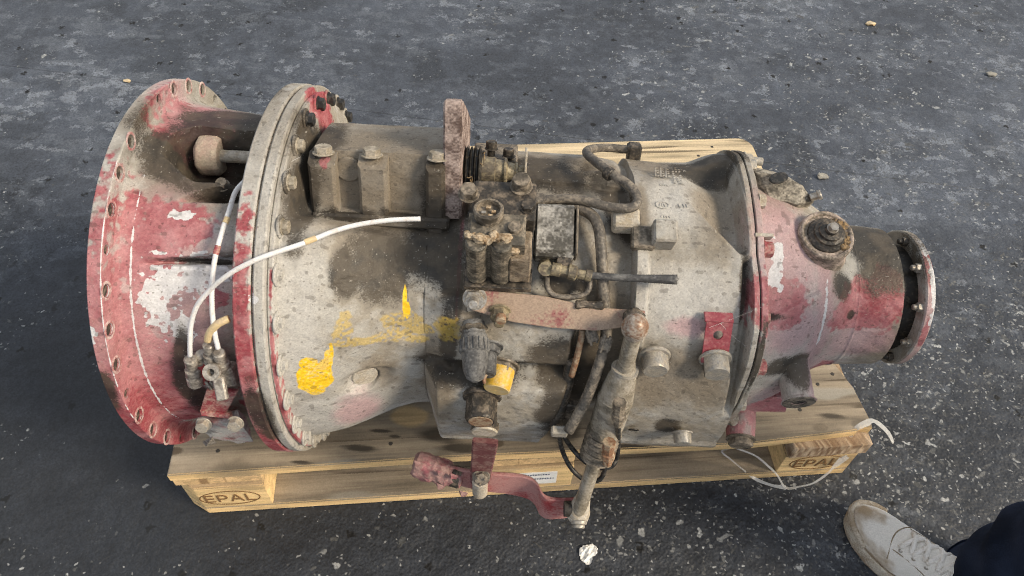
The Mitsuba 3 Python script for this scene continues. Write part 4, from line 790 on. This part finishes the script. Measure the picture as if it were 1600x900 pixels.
# -- rear flange bolts and tail fittings
add(G + 'tail_flange__bolt', tf(cat([rod(.012, .004), tf(hexhead(.0105, .010, False), TM([0, 0, .004]))]), axis(on(.816, 66.5, .188), (1, 0, 0), 10)), 'm_red', 25)
add(G + 'tail_flange__clip', tf(box_c((0, 0, 0), (.024, .005, .014), .001), axis(on(.8165, 71, .195), radial(66)) @ TM([0, 0, 0])), 'm_dusty', 25)
add(G + 'tail_flange__bolt', tf(hexhead(.0105, .010), axis(on(.816, 110, .199), (1, 0, 0), 5)), 'm_steel', 25)
add(G + 'tail_flange__bolt', tf(cat([hexhead(.0105, .011), tf(rod(.006, .018), TM([0, 0, .01]))]), axis(on(.8165, 117, .199), (1, 0, 0), 25)), 'm_steel', 25)
add(G + 'tail_flange__bolt', tf(hexhead(.0105, .010), axis(on(.816, 22, .208), (1, 0, 0), 5)), 'm_red', 25)
for a in (-4, 40, 88): add(G + 'tail_flange__bolt', tf(hexhead(.0100, .009), axis(on(.816, a, .1935 if a < 80 else .192), (1, 0, 0), 3 * a)), 'm_dusty' if a != 40 else 'm_red', 25)
MB = axis(on(.912, 79, .122), radial(74))
add(G + 'sensor_boss', tf(rough(lathe([(0, 0), (.045, 0), (.0385, .018), (.0368, .034), (.0362, .046), (.0345, .0485), (.0315, .0485), (.0300, .0465), (.0295, .0455), (0, .0455)], 36), .005, .0012, 90, 3), MB), 'm_bossgrime', 45)
add(G + 'sensor_boss__plug', tf(rough(lathe([(.0270, .041), (.0255, .0475), (.0200, .0520), (.0195, .0555), (.0150, .0565), (.0145, .0600), (.0085, .0610), (.0080, .0650), (0, .0655)], 28), .004, .0007, 160, 3), MB), 'm_dark', 45)
add(G + 'sensor_boss__plug_bolt', tf(hexhead(.0062, .006), MB @ TM([0, 0, .0652])), 'm_bright', 25)
cr = [tf(rough(trimesh.creation.icosphere(2, .0016 + .0030 * ((i * 29) % 10) / 10), .0018, .0030, 300, i), MB @ TM([(.021 + .001 * ((i * 13) % 9)) * math.cos(t), (.021 + .001 * ((i * 13) % 9)) * math.sin(t), .0468])) for i, t in enumerate(np.linspace(-.9, 1.2, 17))]
labels[add(G + 'sensor_boss__crust', cat(cr), 'm_floss', 60)] = {'label': 'yellowish crust round the sensor boss', 'kind': 'stuff'}
lg = hull([on(x, a, R) for x, a, R in ((.826, 116, .192), (.826, 106, .196), (.858, 121, .186), (.858, 104, .197), (.885, 118, .176), (.890, 102, .187), (.908, 108, .160), (.908, 100, .165), (.83, 106, .15), (.90, 104, .13), (.85, 121, .15), (.845, 99, .17), (.885, 97, .165))])
labels[add(G + 'tail_lug', rough(lg, .006, .0030, 55, 21), 'm_grimecast', 45)] = {'label': 'rough grimy cast lug on top of the tail housing'}
add(G + 'tail_lug__recess', tf(tf(rod(.015, .004, .0015), np.diag([1, .62, 1, 1])), axis(on(.853, 101.5, .1955), radial(88), 30)), 'm_black', 30)
add(G + 'tail_lug__breather', tf(cat([rod(.0055, .012), tf(rod(.0070, .005), TM([0, 0, .010]))]), axis(on(.902, 99.5, .172), unit([.75, 0, .5]))), 'm_bright', 30)
f1_ = np.array((0.8885,-0.205,0.4361)); f0 = f1_ + np.array([-.004, .075, .016])
add(G + 'mount_foot', tf(rough(lathe([(.0090, .002), (.0090, .0), (.026, 0), (.0220, .018), (.0205, np.linalg.norm(f1_ - f0) - .004), (.0232, np.linalg.norm(f1_ - f0)), (.0100, np.linalg.norm(f1_ - f0)), (.0095, .03), (0, .03)], 32), .006, .0008, 70, 5), axis(f0, f1_ - f0)), 'm_case', 40)
add(G + 'mount_foot__bore_ring', tf(lathe([(.0105, 0), (.0215, 0), (.0215, .0016), (.0105, .0016), (.0105, 0)], 30), axis(f1_ + .0002 * unit(f1_ - f0), f1_ - f0)), 'm_pipe', 30)
add(G + 'mount_foot__bore', tf(rod(.0098, .004), axis(f1_ - .004 * unit(f1_ - f0), f1_ - f0)), 'm_black', 30)
g1 = np.array((0.8386,-0.205,0.3306)); g0 = g1 + np.array([.006, .065, .014])
add(G + 'mount_foot', tf(rough(lathe([(0, 0), (.028, 0), (.0225, .016), (.0200, np.linalg.norm(g1 - g0)), (0, np.linalg.norm(g1 - g0))], 28), .006, .0008, 70, 6), axis(g0, g1 - g0)), 'm_case', 40)
add(G + 'mount_foot__bolt', tf(hexhead(.0175, .010), axis(g1, g1 - g0, 10)), 'm_grime', 25)
poly_plate('mount_web', [(0.8174,-0.15,0.376), (0.8205,-0.17,0.3811), (0.8967,-0.17,0.3882), (0.912,-0.135,0.3848), (0.8825,-0.13,0.3778)], .030, 'm_case', 'thin cast web between the two mounting feet', (.006, .0008, 60, 3))
poly_plate('mount_web', [(0.8269,-0.165,0.3734), (0.8165,-0.185,0.3222), (0.8356,-0.19,0.3256), (0.8564,-0.175,0.3608), (0.9018,-0.165,0.375)], .022, 'm_case', None, (.006, .0008, 60, 4))
add(G + 'mount_web__bolt', tf(hexhead(.0095, .012), axis((0.8168,-0.186,0.3543), unit([.5, -.6, .5]))), 'm_bright', 25)
labels['gearbox'] = {'label': 'worn truck gearbox in flaking red paint and grey dust lying on the pallet', 'category': 'gearbox'}
mat('m_slave', dirty((.44, .43, .41), (.40, .17, .17), .25, 45, .3, .5), .5, fine_bump)
mat('m_grimecast', dirty((.085, .075, .06), (.34, .31, .26), .50, 70, .6, .4), .6, cast_bump)

# ---------------------------------------------------------------- person: shoe and trouser leg at the lower right
FD = unit([.67, -.74, 0]); FW = np.array([-FD[1], FD[0], 0])         # toe to heel; FW points away from the viewer (inner side)
FO = np.array([1.122, -.168, 0])
def foot(s, w, z): return FO + FD * s + FW * w + np.array([0, 0, z])
def outline(s, grow=0):
    """half widths (inner, outer) of the sole at s metres behind the toe tip"""
    t = s / .29
    base = np.interp(t, [0, .012, .04, .09, .16, .26, .36, .5, .65, .8, .92, .975, 1], [0, .014, .026, .036, .0435, .0485, .0495, .043, .036, .0345, .031, .020, 0])
    return base * (1.0) + grow, base * (1.06 - .10 * ss(.35, .6, t)) + grow
SS = np.concatenate([[0, .0012, .004, .008, .013], np.arange(.02, .275, .008), [.280, .285, .288, .29]])
def loft(levels):
    """levels: list of (z function, grow function, shift) closed loops from bottom to top"""
    V, F = [], []
    loops = []
    for zf, gf in levels:
        i_, o_ = [], []
        for s in SS:
            a, b = outline(s); g = gf(s); a, b = max(a + g, 0), max(b + g, 0)
            i_.append(foot(s, a, zf(s))); o_.append(foot(s, -b, zf(s)))
        loops.append(np.array(i_ + o_[::-1]))
    n = len(loops[0]); V = np.vstack(loops)
    for k in range(len(loops) - 1):
        for j in range(n):
            q, s = k * n + j, k * n + (j + 1) % n
            F += [[q, s, s + n], [q, s + n, q + n]]
    m_ = len(SS)
    for base, flip in ((0, 1), ((len(loops) - 1) * n, 0)):
        for j in range(m_ - 1):
            a, b, c, d = base + j, base + j + 1, base + n - 2 - j, base + n - 1 - j
            F += [[a, b, c], [a, c, d]] if not flip else [[a, c, b], [a, d, c]]
    m = trimesh.Trimesh(V, F, process=True); m.update_faces(m.nondegenerate_faces()); trimesh.repair.fix_normals(m); return m
lift = lambda s: .008 * (1 - ss(0, .07, s))
sole = loft([(lambda s: .0006 + lift(s), lambda s: -.004), (lambda s: .003 + lift(s), lambda s: .0005), (lambda s: .012 + lift(s), lambda s: .0015), (lambda s: .024 + lift(s) * .8, lambda s: .0005), (lambda s: .0275 + lift(s) * .7, lambda s: -.0025), (lambda s: .0285 + lift(s) * .7, lambda s: -.008)])
P_ = 'person__'
labels[add(P_ + 'shoe__sole', rough(sole, .008, .0007, 90, 2), 'm_sole', 50)] = {'label': 'scuffed cream rubber sole'}
top = lambda s: np.interp(s, [0, .004, .012, .03, .055, .08, .11, .15, .19, .22, .29], [.034, .042, .049, .056, .059, .064, .076, .094, .110, .112, .112])
lv = []
for u in np.linspace(0, 1, 12):
    ang = u * math.pi / 2
    lv.append((lambda s, a=ang: .024 + (top(s) - .024) * math.sin(a) ** .9, lambda s, a=ang: -.005 - (outline(s)[0] - .004) * (1 - math.cos(a)) * (.93 if s > .1 else .96)))
upper = loft(lv)
add(P_ + 'shoe', rough(upper, .007, .0014, 60, 4), 'm_shoe', 60)
def up_z(s, w):
    a, b = outline(s); a = (a if w > 0 else b) - .005; r = min(abs(w) / max(a, 1e-3), .995)
    th = math.acos(min(max(r, 0), 1)); return .024 + (top(s) - .024) * math.sin(th) ** .9
def on_upper(s, w, h=.0015): return foot(s, w, up_z(s, w) + h)
rim = [foot(s, outline(s)[0] - .0035, .0285 + lift(s) * .7) for s in SS[::-1]] + [foot(s, -outline(s)[1] + .0035, .0285 + lift(s) * .7) for s in SS[1:]]
add(P_ + 'shoe__welt', tube(rim, .0013, 6, 2), 'm_stitch', True)
eye = [on_upper(s, -.029 - .002 * math.sin((s - .09) * 30), .0006) for s in np.linspace(.088, .19, 8)]
add(P_ + 'shoe__facing', tube(eye, .0009, 6, 4), 'm_stitch', True)
add(P_ + 'shoe__facing', tube([on_upper(s, .026, .0006) for s in np.linspace(.088, .19, 8)], .0009, 6, 4), 'm_stitch', True)
# rubber bumper round the toe, the toe seam, the lacing
bump = [on_upper(.056, -.0440, .000)] + [foot(s, -outline(s)[1] + .004, .031 + lift(s)) for s in (.045, .03, .018, .008, .003)] + [foot(s, outline(s)[0] - .004, .031 + lift(s)) for s in (.003, .008, .018, .03, .045)]
add(P_ + 'shoe__toe_bumper', tube(bump, .0055, 10, 5), 'm_sole', True)
add(P_ + 'shoe__seam', tube([on_upper(.098 - .022 * math.cos(t), w, .0004) for t, w in zip(np.linspace(-1.3, 1.3, 11), np.linspace(-.042, .039, 11))], .0011, 8, 4), 'm_stitch', True)
for k in range(4):
    s = .098 + .021 * k
    add(P_ + 'shoe__lace', tube([on_upper(s - .004, -.021, .001), on_upper(s - .001, -.010, .004), on_upper(s + .004, .002, .0055), on_upper(s + .010, .012, .004), on_upper(s + .014, .019, .001)], .0042, 8, 5), 'm_lace', True)
    add(P_ + 'shoe__lace', tube([on_upper(s - .003, .018, .001), on_upper(s + .002, .008, .006), on_upper(s + .007, -.006, .0065), on_upper(s + .013, -.020, .001)], .0040, 8, 5), 'm_lace', True)
    for w in (-.0245, .0215): add(P_ + 'shoe__eyelet', tf(lathe([(.0018, 0), (.0036, 0), (.0033, .0012), (.0018, .0012), (.0018, 0)], 14), axis(on_upper(s, w, .0004), [0, -w * 9, 1])), 'm_bright', 30)
add(P_ + 'shoe__tongue', rough(hull([on_upper(s, w, .0005) for s in (.11, .15, .19) for w in (-.011, .011)] + [foot(.205, w, .122) for w in (-.02, .02)] + [foot(.19, 0, .124)]), .006, .001, 80, 3), 'm_shoe', 60)
# trouser leg: one cloth tube from the hem over the shoe to the hip
lc0 = np.array([1.322, -.318]); V, F = [], []; nt = 64
zs = np.concatenate([np.linspace(.052, .14, 18), np.linspace(.15, .9, 50)])
for i, z in enumerate(zs):
    r0 = np.interp(z, [.05, .10, .3, .5, .9], [.092, .094, .084, .088, .105])
    t = np.linspace(0, 2 * np.pi, nt, endpoint=False)
    p3 = np.stack([np.cos(t), np.sin(t), np.full(nt, z * 1.0)], -1)
    fold = (meshkit.fbm(p3 * [1.6, 1.6, 9] + 3, 3, 5) - .5) * .020 * np.interp(z, [.05, .2, .5], [1, 1, .5]) + .005 * np.sin(z * 70 + 2.2 * np.sin(t * 2)) * np.interp(z, [.05, .22, .35], [.9, .9, .1])
    r = (r0 + fold)
    cx = lc0 + np.array([.0, .0]) * z
    hem = .012 * np.cos(t - 2.3) if z < .06 else 0 * t
    V.append(np.stack([cx[0] + r * 1.10 * np.cos(t), cx[1] + r * .95 * np.sin(t), z + hem], -1))
for i in range(len(zs) - 1):
    for j in range(nt):
        q, s = i * nt + j, i * nt + (j + 1) % nt; F += [[q, s, s + nt], [q, s + nt, q + nt]]
V = np.vstack(V); V = np.vstack([V, [[*lc0, zs[-1] + .02]]]); k = len(V) - 1
F += [[(len(zs) - 1) * nt + j, (len(zs) - 1) * nt + (j + 1) % nt, k] for j in range(nt)]
add(P_ + 'trousers', trimesh.Trimesh(V, F, process=False), 'm_denim', True)
labels['person'] = {'label': 'person in dark navy trousers and a scuffed cream lace-up shoe beside the pallet', 'category': 'person'}

# ---------------------------------------------------------------- small things
def ribbon(pts, wid, th=.0005, n=12):
    p = spline(pts, n); t = np.gradient(p, axis=0); t /= np.linalg.norm(t, axis=1)[:, None]
    up = np.array([.15, -.4, 1]); w = np.cross(t, up); w /= np.linalg.norm(w, axis=1)[:, None]
    s = np.linspace(0, 1, len(p)); tw = .5 * np.sin(9 * s)
    nn = np.cross(w, t); w2 = w * np.cos(tw)[:, None] + nn * np.sin(tw)[:, None]; n2 = np.cross(w2, t)
    return sweep(p, w2, n2, np.interp(s, np.linspace(0, 1, len(wid)), wid) if np.ndim(wid) else wid, th)
film = [ribbon([(1.1153,-0.0905,0.075), (1.1126,-0.0819,0.1), (1.1091,-0.0764,0.125), (1.1133,-0.0724,0.146), (1.1308,-0.0647,0.152), (1.144,-0.0604,0.15), (1.1679,-0.0607,0.13), (1.1867,-0.0642,0.11), (1.198,-0.071,0.095)], [.005, .006, .005, .010, .014, .006, .010, .018, .006]),
    ribbon([(1.1153,-0.0905,0.075), (1.1028,-0.099,0.05), (1.0941,-0.1038,0.022), (1.0728,-0.1149,0.008), (1.0491,-0.1206,0.004), (1.0223,-0.1245,0.004), (1.0024,-0.1095,0.024), (0.975,-0.1106,0.06), (0.9403,-0.1123,0.1), (0.8965,-0.1177,0.135)], [.014, .012, .006, .003, .003, .006, .004, .004, .003, .003]),
    ribbon([(1.0223,-0.1245,0.004), (0.9949,-0.1218,0.006), (0.9664,-0.1115,0.008), (0.9378,-0.1043,0.03), (0.906,-0.1066,0.07), (0.8823,-0.1079,0.1), (0.891,-0.1092,0.118)], [.008, .005, .006, .004, .003, .003, .003])]
labels[add('plastic_film', cat(film), 'm_film', True)] = {'label': 'torn strips of clear stretch film trailing from the right end of the pallet', 'category': 'plastic film'}
def scrap(key, pos, size, m, seed, label, cat_, flat=.25):
    q = np.random.default_rng(seed)
    b = trimesh.creation.icosphere(3, 1.0); v = b.vertices
    v = v * (1 + .9 * (meshkit.fbm(v * 1.3 + seed, 3, seed) - .5))[:, None] * np.array([size, size * .62, size * flat])
    v[:, 2] += size * .5 * (meshkit.noise(v / size * 1.4 + 9, seed) - .3); b.vertices = v; b.apply_translation([pos[0], pos[1], -v[:, 2].min() * .9 + .0002])
    labels[add(key, b, m, 20)] = {'label': label, 'category': cat_, 'group': cat_ + 's on the floor'}
cp = np.array((0.6533,-0.2658,0.004)); q = np.random.default_rng(5)
gx, gy = np.meshgrid(np.linspace(-1, 1, 22), np.linspace(-1, 1, 22)); h_ = meshkit.fbm(np.stack([gx * 1.5, gy * 1.5, 0 * gx], -1) + 2, 4, 3)
keep = (np.hypot(gx, gy) < .55 + .75 * meshkit.noise(np.stack([np.cos(np.arctan2(gy, gx)) * 1.5, np.sin(np.arctan2(gy, gx)) * 1.5, 0 * gx], -1) + 4, 6))
vv = np.stack([cp[0] + .018 * gx, cp[1] + .017 * gy + .006 * gx, .0012 + .020 * np.abs(h_ - .42)], -1).reshape(-1, 3)
ff = [[i * 22 + j, i * 22 + j + 1, i * 22 + j + 23] for i in range(21) for j in range(21) if keep[i:i + 2, j:j + 2].all()] + [[i * 22 + j, i * 22 + j + 23, i * 22 + j + 22] for i in range(21) for j in range(21) if keep[i:i + 2, j:j + 2].all()]
pm = trimesh.Trimesh(vv, ff, process=False); pm2 = pm.copy(); pm2.vertices = pm2.vertices - [0, 0, .0004]; pm2.invert()
pm = cat([pm, pm2]); pm.remove_unreferenced_vertices()
labels[add('paper_scrap', pm, 'm_paper', 40)] = {'label': 'crumpled scrap of white paper on the floor in front of the pallet', 'category': 'paper scrap'}
scrap('wood_chip', (1.6038,1.4811,0.002), .016, 'm_woodlight', 3, 'pale wood chip lying on the floor far behind the pallet at the upper right', 'wood chip', .3)
scrap('wood_chip', (-0.6024,0.999,0.002), .011, 'm_woodlight', 8, 'small yellowish wood chip on the floor behind the big front flange', 'wood chip', .3)
scrap('plaster_crumb', (1.2839,0.7395,0.002), .015, 'm_pebble', 4, 'white plaster crumb on the floor beyond the tail of the gearbox', 'crumb', .3)
scrap('plaster_crumb', (1.8989,1.2332,0.002), .015, 'm_pebble', 6, 'pale plaster crumb on the floor at the far upper right', 'crumb', .3)

mat('m_rim', dirty((.50, .42, .40), (.34, .14, .14), .5, 120), .5, fine_bump)

mat('m_boss', dirty((.36, .26, .215), (.40, .34, .27), .5, 60), .6, cast_bump)
mat('m_bossgrime', dirty((.13, .11, .085), (.42, .34, .29), .52, 70, .6, .5), .6, cast_bump)
mat('m_flange', dirty((.10, .068, .058), (.35, .28, .255), .46, 75, .6), .55, fine_bump)
mat('m_act', dirty((.17, .148, .112), (.31, .28, .235), .50, 60, .3, .5), .32, fine_bump, spec=.6)
mat('m_sleeve', dirty((.22, .07, .085), (.26, .16, .15), .60, 70), .55, fine_bump)
mat('m_gapshade', dirty((.010, .009, .008), (.05, .042, .03), .2, 150, .4), .4)  # shade of the gap behind the output flange, painted near black
mat('m_chalk', dirty((.07, .066, .058), (.36, .35, .33), .36, 60, .5, .3), .5, cast_bump)

web = [tube([p, (np.array(p) + np.array(q)) / 2 + np.array([0, .002, -.004]), q], .00018, 4, 6) for p, q in (((0.8009,-0.1843,0.5236), (0.7574,-0.1726,0.5585)), ((0.8075,-0.1562,0.5738), (0.7443,-0.1771,0.5543)), ((0.1785,-0.0696,0.6714), (0.2266,-0.0265,0.6674)), ((0.168,-0.0853,0.6592), (0.2225,-0.0554,0.6749)))]
add(G + 'cobweb', cat(web), 'm_hose', True)
labels[G + 'cobweb'] = {'label': 'thin dusty cobweb threads', 'kind': 'stuff'}

mat('m_sidelug', dirty((.15, .115, .08), (.27, .22, .165), .45, 90, .6, .3), .55, cast_bump)
